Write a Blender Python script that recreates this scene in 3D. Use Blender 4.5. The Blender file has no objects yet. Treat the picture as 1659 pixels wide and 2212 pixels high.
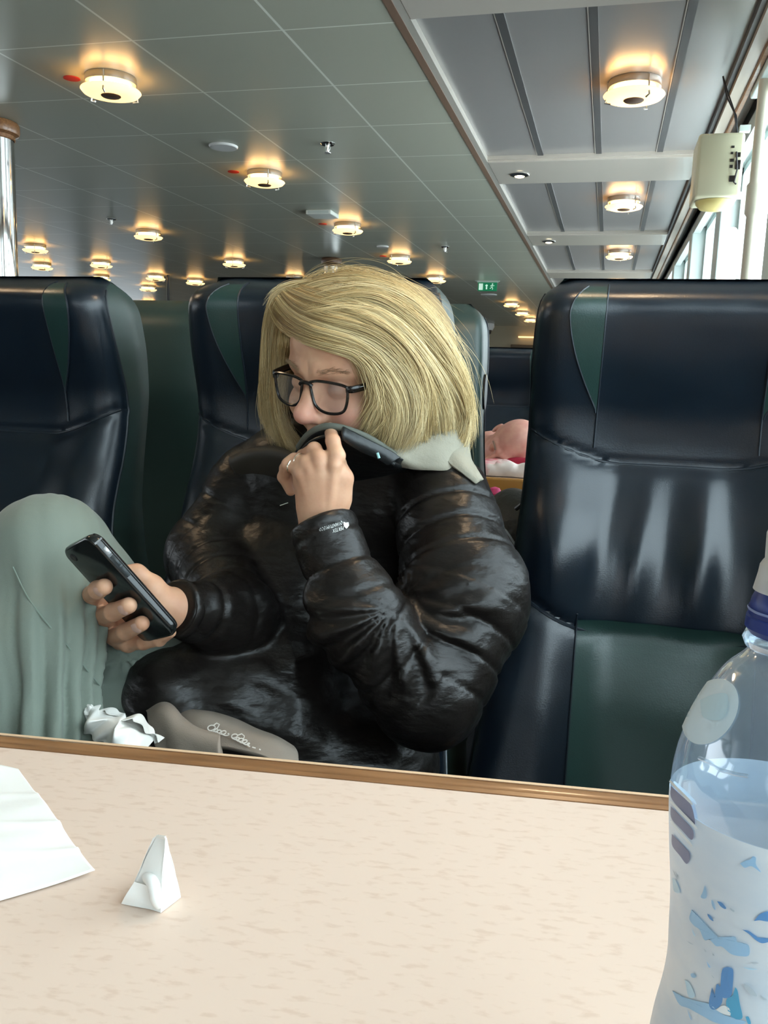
import bpy, bmesh, math, random
import numpy as np
from mathutils import Vector, Matrix, noise
random.seed(7); rng = np.random.default_rng(7)
sc = bpy.context.scene
COL = sc.collection
PI = math.pi

# ------------------------------------------------------------------ camera
FPX, CX, CY = 1853.0, 829.5, 1106.0
RW = np.array([[0.96785016, -0.06999939, 0.24159086],
               [0.24940842, 0.14266679, -0.95783173],
               [0.03258065, 0.98729239, 0.15553851]])      # world <- camera
CAM = np.array([0.0, 0.0, 1.10])
cd = bpy.data.cameras.new('camera'); cam = bpy.data.objects.new('camera', cd); COL.objects.link(cam)
cd.sensor_fit = 'HORIZONTAL'; cd.sensor_width = 36.0; cd.lens = 36.0 * FPX / 1659.0
cd.clip_start = 0.02; cd.clip_end = 200
cam.matrix_world = Matrix([[*RW[0], 0.0], [*RW[1], 0.0], [*RW[2], 1.10], [0, 0, 0, 1]])
sc.camera = cam

# ------------------------------------------------------------------ light
w = bpy.data.worlds.new('world'); sc.world = w; w.use_nodes = True
bg = w.node_tree.nodes['Background']; bg.inputs[0].default_value = (0.84, 0.94, 1.0, 1); bg.inputs[1].default_value = 1.6
sc.view_settings.view_transform = 'Standard'; sc.view_settings.look = 'None'
sc.view_settings.gamma = 1.0; sc.view_settings.use_curve_mapping = False
sc.view_settings.exposure = 0.2

def daylight(name, loc, sx, sy, rot, power, color=(0.88, 0.95, 1.0)):
    l = bpy.data.lights.new(name, 'AREA'); l.shape = 'RECTANGLE'; l.size = sx; l.size_y = sy
    l.energy = power; l.color = color
    o = bpy.data.objects.new(name, l); COL.objects.link(o); o.location = loc; o.rotation_euler = rot
    return o
# daylight standing just outside the glazing of the window wall beside the seats (facing -X)
daylight('daylight_window', (0.60, 0.55, 1.52), 1.1, 2.9, (0, PI/2, 0), 40, (0.80, 0.92, 1.0))
daylight('daylight_window', (0.60, -1.9, 1.52), 1.1, 1.7, (0, PI/2, 0), 20, (0.80, 0.92, 1.0))
daylight('daylight_window', (0.60, 3.75, 1.52), 1.1, 1.3, (0, PI/2, 0), 30)
daylight('daylight_window', (0.60, 5.3, 1.52), 1.1, 1.3, (0, PI/2, 0), 22)
daylight('daylight_window', (0.60, 8.0, 1.52), 1.1, 3.5, (0, PI/2, 0), 50)
# far side of the ship (facing +X) and the windows behind the photographer (facing +Y)
daylight('daylight_window', (-9.7, 4.0, 1.5), 1.0, 14.0, (0, -PI/2, 0), 90)
daylight('daylight_window', (-0.6, -4.2, 1.55), 2.2, 1.2, (-PI/2, 0, PI), 7)

# ------------------------------------------------------------------ helpers
def ray(px, py): return RW @ np.array([px - CX, -(py - CY), -FPX])
def U(px, py, d): r = ray(px, py); return CAM + r * (d / r[1])         # point of the sight line in the plane Y = d
def onz(px, py, z): r = ray(px, py); return CAM + r * ((z - CAM[2]) / r[2])

def mat(name, col, rough=0.5, metal=0.0, spec=0.5, coat=0.0, emis=None, estr=0.0, alpha=1.0, trans=0.0, sss=0.0, sheen=0.0, ior=1.45):
    m = bpy.data.materials.new(name); m.use_nodes = True
    b = m.node_tree.nodes['Principled BSDF']; I = b.inputs
    I['Base Color'].default_value = (*col, 1); I['Roughness'].default_value = rough; I['Metallic'].default_value = metal
    I['Specular IOR Level'].default_value = spec; I['Coat Weight'].default_value = coat; I['Coat Roughness'].default_value = 0.1
    I['Alpha'].default_value = alpha; I['Transmission Weight'].default_value = trans; I['IOR'].default_value = ior
    if sss: I['Subsurface Weight'].default_value = sss; I['Subsurface Radius'].default_value = (0.012, 0.004, 0.002); I['Subsurface Scale'].default_value = 1.0
    if sheen: I['Sheen Weight'].default_value = sheen
    if emis: I['Emission Color'].default_value = (*emis, 1); I['Emission Strength'].default_value = estr
    return m
def N(m, t, **k):
    n = m.node_tree.nodes.new(t)
    for a, b in k.items():
        if hasattr(n, a): setattr(n, a, b)
    return n
def L(m, a, b): m.node_tree.links.new(a, b)
def P_(m): return m.node_tree.nodes['Principled BSDF']
def coords(m, scale=(1, 1, 1)):
    tc = N(m, 'ShaderNodeTexCoord'); mp = N(m, 'ShaderNodeMapping'); mp.inputs['Scale'].default_value = scale
    L(m, tc.outputs['Object'], mp.inputs['Vector']); return mp.outputs['Vector']
def add_bump(m, scale=100, strength=0.3, dist=0.002, detail=3, sc3=(1, 1, 1), vor=False):
    v = coords(m, sc3)
    n = N(m, 'ShaderNodeTexVoronoi' if vor else 'ShaderNodeTexNoise'); n.inputs['Scale'].default_value = scale
    if not vor: n.inputs['Detail'].default_value = detail
    L(m, v, n.inputs['Vector'])
    b = N(m, 'ShaderNodeBump'); b.inputs['Strength'].default_value = strength; b.inputs['Distance'].default_value = dist
    L(m, n.outputs[0], b.inputs['Height'])
    prev = P_(m).inputs['Normal']
    if prev.is_linked: L(m, prev.links[0].from_socket, b.inputs['Normal'])
    L(m, b.outputs[0], P_(m).inputs['Normal']); return m
def add_mottle(m, c1, c2, scale=5, lo=0.35, hi=0.65, sc3=(1, 1, 1), detail=4):
    v = coords(m, sc3); n = N(m, 'ShaderNodeTexNoise'); n.inputs['Scale'].default_value = scale; n.inputs['Detail'].default_value = detail
    L(m, v, n.inputs['Vector'])
    r = N(m, 'ShaderNodeValToRGB'); r.color_ramp.elements[0].position = lo; r.color_ramp.elements[1].position = hi
    r.color_ramp.elements[0].color = (*c1, 1); r.color_ramp.elements[1].color = (*c2, 1)
    L(m, n.outputs[0], r.inputs[0]); L(m, r.outputs[0], P_(m).inputs['Base Color']); return m

def tag(o, label=None, cat=None, group=None, kind=None):
    if label: o['label'] = label
    if cat: o['category'] = cat
    if group: o['group'] = group
    if kind: o['kind'] = kind
    return o
def thing(name, label, cat, loc=(0, 0, 0), rz=0, group=None):
    o = bpy.data.objects.new(name, None); COL.objects.link(o); o.location = tuple(loc); o.rotation_euler = (0, 0, rz)
    o.empty_display_size = 0.02
    return tag(o, label, cat, group)
def mk(name, verts, faces, m, parent=None, smooth=True, local=False):
    """link a mesh; vertices are world coordinates, moved into the parent's frame unless local"""
    me = bpy.data.meshes.new(name)
    v = np.asarray(verts, dtype=float)
    org = np.zeros(3)
    if parent is None and not local:
        org = np.array([(v[:, 0].min()+v[:, 0].max())/2, (v[:, 1].min()+v[:, 1].max())/2, v[:, 2].min()])
        v = v - org
    elif parent is not None and not local:
        q = parent; off = np.zeros(3)
        while q: off += np.array(q.location); q = q.parent
        v = v - off
    me.from_pydata(v.tolist(), [], [list(map(int, f)) for f in faces] if not isinstance(faces, np.ndarray) else faces.tolist()); me.update()
    if smooth: me.polygons.foreach_set('use_smooth', [True]*len(me.polygons))
    for x in (m if isinstance(m, (list, tuple)) else [m]): me.materials.append(x)
    o = bpy.data.objects.new(name, me); COL.objects.link(o)
    if parent: o.parent = parent
    else: o.location = tuple(org)
    return o
def dup(root):
    r = root.copy(); COL.objects.link(r)
    for ch in root.children:
        c = ch.copy(); COL.objects.link(c); c.parent = r
        for g in ch.children:
            d = g.copy(); COL.objects.link(d); d.parent = c
    return r

class MB:
    def __init__(s): s.v = []; s.f = []
    def add(s, v, f):
        b = len(s.v); s.v += [tuple(p) for p in v]; s.f += [tuple(i + b for i in q) for q in f]; return s
    def box(s, a, b, bev=0.0):
        (x0, y0, z0), (x1, y1, z1) = a, b
        if bev <= 0:
            v = [(x0,y0,z0),(x1,y0,z0),(x1,y1,z0),(x0,y1,z0),(x0,y0,z1),(x1,y0,z1),(x1,y1,z1),(x0,y1,z1)]
            return s.add(v, [(0,3,2,1),(4,5,6,7),(0,1,5,4),(1,2,6,5),(2,3,7,6),(3,0,4,7)])
        bm = bmesh.new(); bmesh.ops.create_cube(bm, size=1)
        for q in bm.verts: q.co = Vector(((q.co.x+.5)*(x1-x0)+x0, (q.co.y+.5)*(y1-y0)+y0, (q.co.z+.5)*(z1-z0)+z0))
        bmesh.ops.bevel(bm, geom=bm.edges[:], offset=bev, segments=3, affect='EDGES', profile=0.5)
        bm.verts.index_update(); v = [tuple(q.co) for q in bm.verts]; f = [tuple(q.index for q in p.verts) for p in bm.faces]; bm.free()
        return s.add(v, f)
    def lathe(s, prof, c=(0, 0, 0), n=32, caps=True):
        v = []; f = []; k = len(prof)
        for r, z in prof:
            for i in range(n): a = 2*PI*i/n; v.append((c[0]+r*math.cos(a), c[1]+r*math.sin(a), c[2]+z))
        for j in range(k-1):
            for i in range(n): i2 = (i+1) % n; f.append((j*n+i, j*n+i2, (j+1)*n+i2, (j+1)*n+i))
        if caps: f.append(tuple(range(n))[::-1]); f.append(tuple((k-1)*n+i for i in range(n)))
        return s.add(v, f)
    def tube(s, pts, r, n=8, closed=False, cap=True):
        pts = np.array(pts, float); m = len(pts); rr = np.full(m, r) if np.isscalar(r) else np.array(r, float)
        T = np.zeros_like(pts)
        for i in range(m):
            a = pts[(i+1) % m if closed else min(i+1, m-1)]; b = pts[(i-1) % m if closed else max(i-1, 0)]
            T[i] = (a-b)/(np.linalg.norm(a-b)+1e-12)
        up = np.array([0, 0, 1.]) if abs(T[0][2]) < .9 else np.array([1., 0, 0])
        v = []; nrm = np.cross(T[0], up); nrm /= np.linalg.norm(nrm)
        for i in range(m):
            nrm = nrm - T[i]*(nrm@T[i]); nrm /= np.linalg.norm(nrm)+1e-12; bi = np.cross(T[i], nrm)
            for k in range(n): a = 2*PI*k/n; v.append(pts[i]+rr[i]*(math.cos(a)*nrm+math.sin(a)*bi))
        f = []
        for i in range(m if closed else m-1):
            j = (i+1) % m
            for k in range(n): k2 = (k+1) % n; f.append((i*n+k, j*n+k, j*n+k2, i*n+k2))
        if cap and not closed: f.append(tuple(range(n))); f.append(tuple((m-1)*n+k for k in range(n))[::-1])
        return s.add(v, f)
    def build(s, name, m, parent=None, smooth=True, local=False):
        o = mk(name, s.v, s.f, m, parent, smooth, local)
        if smooth: sharpen(o)
        return o
def sharpen(o, ang=40):
    me = o.data; bm = bmesh.new(); bm.from_mesh(me); c = math.radians(ang)
    for e in bm.edges:
        if len(e.link_faces) == 2 and e.calc_face_angle(0) > c: e.smooth = False
    bm.to_mesh(me); bm.free()

def crm(P, n):
    """Catmull-Rom resample of points P (k x d) to n points"""
    P = np.asarray(P, float); k = len(P); Q = np.vstack([2*P[0]-P[1], P, 2*P[-1]-P[-2]])
    t = np.linspace(0, k-1, n); i = np.minimum(t.astype(int), k-2); u = (t-i)[:, None]
    a, b, c, d = Q[i], Q[i+1], Q[i+2], Q[i+3]
    return 0.5*((2*b)+(-a+c)*u+(2*a-5*b+4*c-d)*u*u+(-a+3*b-3*c+d)*u**3)
def loft(rows, nu, nv, thick=0.0, fn=None):
    """rows of control points -> smooth sheet (thick > 0 closes it into a slab)"""
    A = np.array([crm(r, nu) for r in rows]); B = np.array([crm(A[:, j], nv) for j in range(nu)]).transpose(1, 0, 2)
    if fn is not None: B = fn(B)
    du = np.gradient(B, axis=1); dv = np.gradient(B, axis=0); nn = np.cross(du, dv); nn /= np.linalg.norm(nn, axis=2, keepdims=True)+1e-12
    V = B.reshape(-1, 3); F = []
    for j in range(nv-1):
        for i in range(nu-1): a = j*nu+i; F.append((a, a+1, a+nu+1, a+nu))
    if thick:
        V2 = (B - nn*thick).reshape(-1, 3); o = len(V)
        F2 = [(a[3]+o, a[2]+o, a[1]+o, a[0]+o) for a in F]; F = F + F2
        rim = [i for i in range(nu)] + [j*nu+nu-1 for j in range(1, nv)] + [(nv-1)*nu+i for i in range(nu-2, -1, -1)] + [j*nu for j in range(nv-2, 0, -1)]
        for q in range(len(rim)): a, b = rim[q], rim[(q+1) % len(rim)]; F.append((b, a, a+o, b+o))
        V = np.vstack([V, V2])
    return V, F

# ------------------------------------------------------------------ signed-distance sculpting
def sub(a, b): return a - b
def ln(p): return np.sqrt((p*p).sum(-1))
def cone(p, a, b, ra, rb):
    a = np.asarray(a, float); b = np.asarray(b, float); ab = b-a; h = np.clip(((p-a)@ab)/(ab@ab), 0, 1)
    return ln(p-a-h[..., None]*ab) - (ra+(rb-ra)*h)
def ell(p, c, r, R=None):
    q = p-np.asarray(c, float)
    if R is not None: q = q@R
    r = np.asarray(r, float); k0 = ln(q/r); k1 = ln(q/(r*r))+1e-9
    return k0*(k0-1)/k1
def smin(a, b, k): h = np.maximum(k-np.abs(a-b), 0)/k; return np.minimum(a, b)-h*h*k*.25
def smax(a, b, k): return -smin(-a, -b, k)
def limb(p, pts, rad, k=0.015, puff=0.0, gap=0.045, s0=0.0):
    d = None; s = s0
    for i in range(len(pts)-1):
        a = np.asarray(pts[i]); b = np.asarray(pts[i+1]); ab = b-a; Lh = np.linalg.norm(ab)
        h = np.clip(((p-a)@ab)/(ab@ab), 0, 1); e = ln(p-a-h[..., None]*ab)-(rad[i]+(rad[i+1]-rad[i])*h)
        if puff: e = e - puff*(.6-1.3*np.exp(-(np.sin(PI*(s+h*Lh)/gap)/.30)**2))
        d = e if d is None else smin(d, e, k); s += Lh
    return d
_W = rng.normal(size=(24, 3)); _W /= np.linalg.norm(_W, axis=1)[:, None]; _PH = rng.uniform(0, 6.28, 24)
def wav(p, freq, k=6, seed=0, warp=0.0):
    """cheap smooth noise, about -1..1"""
    q = p*freq
    if warp: q = q + warp*np.sin(q[..., [1, 2, 0]]*0.9+seed)
    s = 0
    for i in range(k): j = (i+seed*5) % 24; s = s + np.sin(q@(_W[j]*(1+.35*(i % 3)))+_PH[(j+seed) % 24])
    return s/(k*0.6)
def sdf_mesh(fn, lo, hi, h, proj=2):
    lo = np.array(lo, float); hi = np.array(hi, float); B = 4
    nb = np.ceil((hi-lo)/(h*B)).astype(int); n = nb*B
    ax = [lo[i]+(np.arange(nb[i])+.5)*h*B-h*.5 for i in range(3)]
    G = np.stack(np.meshgrid(*ax, indexing='ij'), -1); c = fn(G.reshape(-1, 3)).reshape(nb)
    act = np.abs(c) < h*B*2.2+0.004
    F = np.repeat(np.repeat(np.repeat(np.where(c < 0, -1., 1.), B, 0), B, 1), B, 2).astype(np.float32)
    bi = np.argwhere(act); off = np.stack(np.meshgrid(*[np.arange(B)]*3, indexing='ij'), -1).reshape(-1, 3)
    for s in range(0, len(bi), 20000):
        idx = (bi[s:s+20000, None]*B+off[None]).reshape(-1, 3)
        F[idx[:, 0], idx[:, 1], idx[:, 2]] = fn(lo+idx*h)
    S = F < 0
    cnt = sum(S[i:n[0]-1+i, j:n[1]-1+j, k:n[2]-1+k].astype(np.int8) for i in (0, 1) for j in (0, 1) for k in (0, 1))
    cells = np.argwhere((cnt > 0) & (cnt < 8)); ID = -np.ones(n-1, dtype=np.int64); ID[tuple(cells.T)] = np.arange(len(cells))
    acc = np.zeros((len(cells), 3)); w_ = np.zeros(len(cells))
    cs = [(i, j, k) for i in (0, 1) for j in (0, 1) for k in (0, 1)]
    val = {q: F[cells[:, 0]+q[0], cells[:, 1]+q[1], cells[:, 2]+q[2]].astype(float) for q in cs}
    for q in cs:
        for a in range(3):
            if q[a] == 0:
                r = list(q); r[a] = 1; r = tuple(r); A, Bv = val[q], val[r]; m = (A < 0) != (Bv < 0)
                t = np.where(m, A/np.where(m, A-Bv, 1), 0); pt = np.tile(np.array(q, float), (len(cells), 1)); pt[:, a] += t
                acc += pt*m[:, None]; w_ += m
    V = lo+(cells+acc/w_[:, None])*h
    faces = []
    for a in range(3):
        b, c2 = (a+1) % 3, (a+2) % 3
        sl0 = [slice(None)]*3; sl1 = [slice(None)]*3; sl0[a] = slice(0, n[a]-1); sl1[a] = slice(1, n[a])
        A = S[tuple(sl0)]; Bv = S[tuple(sl1)]; e = np.argwhere(A != Bv)
        e = e[(e[:, b] > 0) & (e[:, c2] > 0) & (e[:, b] < n[b]-1) & (e[:, c2] < n[c2]-1)]
        if not len(e): continue
        flip = A[tuple(e.T)]
        def cid(db, dc): q = e.copy(); q[:, b] -= db; q[:, c2] -= dc; return ID[tuple(q.T)]
        q = np.stack([cid(0, 0), cid(1, 0), cid(1, 1), cid(0, 1)], 1)
        q[~flip] = q[~flip][:, ::-1]; faces.append(q)
    Fc = np.vstack(faces); Fc = Fc[(Fc >= 0).all(1)]
    for _ in range(proj):
        d = fn(V); e = h*.4; g = np.stack([fn(V+np.eye(3)[i]*e)-d for i in range(3)], 1)/e
        stp = (d/(np.maximum((g*g).sum(1), .25)))[:, None]*g; l = np.linalg.norm(stp, axis=1, keepdims=True)
        V = V-stp*np.minimum(1, h*.7/(l+1e-9))
    return V, Fc
def trace(fn, px, py, y0=0.6, y1=1.6, off=0.0):
    """where a sight line first meets a sculpted surface"""
    r = ray(px, py); r = r/np.linalg.norm(r); t = y0/r[1]
    for _ in range(80):
        d = float(fn((CAM+r*t)[None])[0])
        if d < 0.0003: break
        t += d*.8
        if t*r[1] > y1: break
    return CAM+r*(t-off)

# ------------------------------------------------------------------ materials
def leather(name, c, rough=0.36):
    m = mat(name, c, rough, spec=0.7); add_bump(m, 420, 0.10, 0.0008, 2, vor=True); add_bump(m, 14, 0.10, 0.006, 3)
    return m
M = {}
M['navy'] = leather('navy_leather', (0.005, 0.011, 0.019), 0.31)
M['green'] = leather('green_leather', (0.015, 0.042, 0.037), 0.34)
M['side_green'] = leather('side_leather', (0.020, 0.043, 0.038), 0.46)
M['piping'] = mat('piping', (0.012, 0.018, 0.026), 0.4)
M['pale_piping'] = mat('pale_piping', (0.32, 0.36, 0.40), 0.4)
M['black'] = mat('black_plastic', (0.012, 0.012, 0.014), 0.4)
M['steel'] = mat('brushed_steel', (0.55, 0.55, 0.53), 0.28, metal=1)
M['chrome'] = mat('chrome', (0.75, 0.74, 0.72), 0.07, metal=1)
M['white'] = mat('white_enamel', (0.62, 0.62, 0.60), 0.35)
M['wood'] = mat('oak', (0.22, 0.10, 0.04), 0.32, coat=0.3); add_mottle(M['wood'], (0.17, 0.075, 0.028), (0.30, 0.145, 0.06), 9, .3, .7, (1, 12, 12)); add_bump(M['wood'], 60, .1, .001, 3, (1, 10, 10))
M['dwood'] = mat('dark_oak', (0.10, 0.05, 0.025), 0.4)
M['paper'] = mat('paper', (0.86, 0.84, 0.80), 0.8, sss=0.0); add_bump(M['paper'], 60, .25, .002, 4)
M['glow'] = mat('lamp_glow', (1, .8, .5), 0.4, emis=(1.0, 0.62, 0.26), estr=1.6)
M['glowhot'] = mat('lamp_glow_hot', (1, .85, .6), 0.4, emis=(1.0, 0.62, 0.24), estr=9.5)

# ================================================================== the ship's lounge
ZC = 2.15
# main ceiling: enamelled panels with pale joints
mc = mat('ceiling_panels', (0.42, 0.43, 0.35), 0.30, spec=0.5)
tc = N(mc, 'ShaderNodeTexCoord'); sx = N(mc, 'ShaderNodeSeparateXYZ'); L(mc, tc.outputs['Object'], sx.inputs[0])
def joint(sock, off, pitch, wd):
    a = N(mc, 'ShaderNodeMath', operation='ADD'); a.inputs[1].default_value = off; L(mc, sock, a.inputs[0])
    b = N(mc, 'ShaderNodeMath', operation='PINGPONG'); b.inputs[1].default_value = pitch/2; L(mc, a.outputs[0], b.inputs[0])
    c = N(mc, 'ShaderNodeMath', operation='LESS_THAN'); c.inputs[1].default_value = wd; L(mc, b.outputs[0], c.inputs[0]); return c.outputs[0]
ja = joint(sx.outputs[0], 1.05, 0.52, 0.0045); jb = joint(sx.outputs[1], -2.68+0.515*10, 0.515, 0.0036)
mx = N(mc, 'ShaderNodeMath', operation='MAXIMUM'); L(mc, ja, mx.inputs[0]); L(mc, jb, mx.inputs[1])
mixc = N(mc, 'ShaderNodeMix', data_type='RGBA'); mixc.inputs[6].default_value = (0.42, 0.43, 0.35, 1); mixc.inputs[7].default_value = (0.76, 0.78, 0.70, 1)
L(mc, mx.outputs[0], mixc.inputs[0]); L(mc, mixc.outputs[2], P_(mc).inputs['Base Color'])
add_bump(mc, 1.3, 0.25, 0.01, 2)
o = MB().box((-9.4, -4.0, ZC), (-0.68, 17.0, ZC+0.05)).build('ceiling', mc, smooth=False, local=True); tag(o, kind='structure')

mr = mat('recess_panels', (0.38, 0.365, 0.35), 0.26, metal=0.3, spec=0.6)
o = MB().box((-0.64, -4.0, ZC+0.024), (0.46, 17.0, ZC+0.11)).build('ceiling_recess', mr, smooth=False, local=True); tag(o, kind='structure')
mch = mat('channel', (0.08, 0.08, 0.078), 0.45)
mb2 = mat('beam_enamel', (0.50, 0.46, 0.40), 0.11, spec=0.7)
beams = [(-2.0, -1.55), (0.10, 0.55), (2.2, 2.66), (4.37, 4.84), (6.51, 6.98), (8.66, 9.12), (10.8, 11.25), (12.9, 13.35), (15.0, 15.45)]
k = 0
for (a, b) in beams:
    m_ = MB().box((-0.64, a, ZC-0.004), (0.335, b, ZC+0.030), 0.003)
    m_.box((-0.64, a-0.012, ZC+0.006), (0.335, a, ZC+0.030)); m_.box((-0.64, b, ZC+0.006), (0.335, b+0.012, ZC+0.030))
    tag(m_.build('trim_%d' % (k+1), mb2, smooth=False, local=True), kind='structure'); k += 1
for x in (-0.385, -0.115, 0.16):
    prev = -4.0
    for (a, b) in beams + [(17.0, 17.0)]:
        tag(MB().box((x-0.013, prev+.015, ZC+0.018), (x+0.013, a-.015, ZC+0.030)).build('trim_%d' % (k+1), [mch], smooth=False, local=True), kind='structure'); k += 1
        prev = b
# long trims beside the recess
for x in (-0.385, -0.115, 0.16):
    tag(MB().box((x-0.0175, -4.0, ZC+0.019), (x-0.0140, 17.0, ZC+0.0245)).build('trim_%d' % (k+1), mb2, smooth=False, local=True), kind='structure'); k += 1
mt = mat('trim_bronze', (0.20, 0.13, 0.09), 0.4)
ml = mat('trim_lip', (0.42, 0.40, 0.35), 0.35)
def st(name, a, b, m, bev=0): return tag(MB().box(a, b, bev).build(name, m, smooth=False, local=True), kind='structure')
st('trim_%d' % (k+1), (-0.690, -4, ZC-0.004), (-0.664, 17, ZC+0.06), mt)
st('trim_%d' % (k+2), (-0.664, -4, ZC-0.002), (-0.640, 17, ZC+0.11), ml)
st('trim_%d' % (k+3), (0.335, -4, ZC-0.002), (0.352, 17, ZC+0.11), mch)
mbei = mat('cove_beige', (0.40, 0.34, 0.27), 0.35)
st('trim_%d' % (k+4), (0.352, -4, ZC-0.02), (0.392, 17, ZC+0.11), mbei)
st('trim_%d' % (k+5), (0.392, -4, ZC-0.03), (0.412, 17, ZC+0.02), M['wood'], 0.004)
k += 6

# window wall beside the seats: posts, sill wall, glazing
mw = mat('wall_paint', (0.50, 0.55, 0.53), 0.4)
mteal = mat('post_paint', (0.52, 0.60, 0.58), 0.4)
o = MB().box((0.50, -4.0, 0), (0.58, 17.0, 0.96)).box((0.50, -4.0, 2.10), (0.58, 17.0, 2.45)).build('wall_right', mw, smooth=False, local=True); tag(o, kind='structure')
st('trim_%d' % k, (0.44, -4.0, 0.94), (0.52, 17.0, 0.97), M['wood'], .004); k += 1
# head rail over the windows
st('trim_%d' % k, (0.46, -4.0, 2.06), (0.50, 17.0, 2.12), mteal); k += 1
st('trim_%d' % k, (0.41, -4.0, ZC+0.11), (0.58, 17.0, ZC+0.16), mw); k += 1
posts = [(-3.9, -3.7), (-2.9, -2.78), (-1.0, -0.86), (2.02, 2.14), (2.84, 3.06), (4.42, 4.62), (5.95, 6.15), (7.5, 7.7), (9.9, 10.1), (12.2, 12.4), (14.5, 14.7)]
for (a, b) in posts:
    st('trim_%d' % k, (0.455, a, 0.97), (0.58, b, 2.10), mteal, .006); k += 1
gl = mat('window_glass', (0.9, 0.97, 0.97), 0.02, trans=1.0, ior=1.01)
for i, (p, q) in enumerate(zip(posts[:-1], posts[1:])):
    wo = MB().box((0.545, p[1], 0.97), (0.551, q[0], 2.10)).build('window_%d' % (i+1), gl, smooth=False, local=True); tag(wo, kind='structure')
    fr = MB().box((0.535, p[1], 0.97), (0.56, p[1]+.03, 2.1)).box((0.535, q[0]-.03, 0.97), (0.56, q[0], 2.1)).box((0.535, p[1], 0.97), (0.56, q[0], 1.0)).box((0.535, p[1], 2.07), (0.56, q[0], 2.1))
    fr.build('window_frame', mteal, wo, smooth=False)

# floor, far walls
mfl = mat('carpet', (0.035, 0.045, 0.06), 0.95); add_bump(mfl, 300, .5, .003)
st('floor', (-9.4, -4.2, -0.05), (0.58, 17.2, 0), mfl)
mfar = mat('far_wall', (0.30, 0.20, 0.13), 0.4)
mfar2 = mat('far_wall_pale', (0.42, 0.36, 0.25), 0.4)
o = MB().box((-9.4, 17.0, 0), (-2.35, 17.1, 2.5)).build('wall_far', mfar, smooth=False, local=True); tag(o, kind='structure')
st('wall_end', (-2.35, 17.0, 0), (0.58, 17.1, 2.5), mfar2)
o = MB().box((-9.45, -4.2, 0), (-9.35, 17.1, .95)).box((-9.45, -4.2, 2.0), (-9.35, 17.1, 2.3)).build('wall_left', mw, smooth=False, local=True); tag(o, kind='structure')
for i in range(9):
    y = -4.1+i*2.6
    st('trim_%d' % k, (-9.45, y, .95), (-9.35, y+.35, 2.0), mw); k += 1
o = MB().box((-9.4, -4.2, 0), (-1.9, -4.05, 2.3)).box((-1.9, -4.2, 0), (0.58, -4.05, .9)).box((-1.9, -4.2, 2.1), (0.58, -4.05, 2.3)).build('wall_back', mw, smooth=False, local=True); tag(o, kind='structure')
# bits of the far wall seen between the seats
def small(name, label, cat, mbb, m, group=None, smooth=True): return tag(mbb.build(name, m, smooth=smooth), label, cat, group)
small('light_strip', 'glowing orange strip light high on the far end wall', 'light', MB().box((-1.72, 16.9, 1.93), (-1.22, 16.98, 1.955)), M['glow'], smooth=False)
small('notice_board', 'dark framed board low on the pale far end wall', 'board', MB().box((-1.86, 16.95, 1.70), (-1.2, 16.99, 1.80), .01), mat('board', (0.14, 0.10, 0.06), .5), smooth=False)
small('wall_box', 'small white box on the far wall beside the brown panelling', 'box', MB().box((-2.56, 16.9, 1.80), (-2.40, 16.98, 1.98), .01), M['white'], smooth=False)
t = thing('security_camera', 'pale dome camera hanging under the ceiling near the far wall', 'camera', (-2.3, 16.4, ZC))
MB().lathe([(.02, 0), (.17, 0), (.18, -.06), (.15, -.12)][::-1], n=20).build('mount', M['white'], t, local=True)
MB().lathe([(.13, -.12), (.12, -.18), (.07, -.23), (.005, -.245)], n=20).build('dome', M['black'], t, local=True)

# exit sign
t = thing('exit_sign', 'green hanging sign with running figure and white door, under the ceiling beyond the woman', 'sign', (-1.32, 9.43, ZC))
mg = mat('exit_green', (0.0, 0.13, 0.055), .4, emis=(0.0, 0.22, 0.09), estr=0.35); mwg = mat('exit_white', (.7, .85, .75), .4, emis=(.45, .75, .6), estr=.4)
MB().box((-.10, -.012, -.105), (.105, .012, -.015), .003).build('sign_panel', mg, t, smooth=False, local=True)
MB().box((-.11, -.015, -.016), (.115, .015, -.004)).box((-.13, -.02, -.006), (.13, .02, 0.0)).build('bracket', mat('bracket', (.42, .50, .45), .4), t, smooth=False, local=True)
MB().box((-.088, -.0155, -.095), (-.045, -.0125, -.028)).build('door_symbol', mwg, t, smooth=False, local=True)
MB().box((-.012, -.0155, -.088), (.002, -.0125, -.038)).box((-.02, -.0155, -.053), (.008, -.0125, -.045)).build('arrow_symbol', mwg, t, smooth=False, local=True)
b_ = MB(); zz = -.0145
b_.lathe([(.0075, -.0015), (.0075, .0015)], (0, 0, 0), 12)
b_.v = [(x+.058, zz+z, y-.033) for x, y, z in b_.v]
for p in [[(.056, -.140), (.052, -.160)], [(.052, -.158), (.062, -.172), (.058, -.188)], [(.052, -.160), (.042, -.172), (.030, -.176)], [(.056, -.142), (.068, -.150), (.078, -.145)], [(.055, -.142), (.042, -.146), (.036, -.155)]]:
    b_.tube([(x, zz, z+.097) for x, z in p], .0035, 6)
b_.build('running_figure_symbol', mwg, t, local=True)

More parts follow.
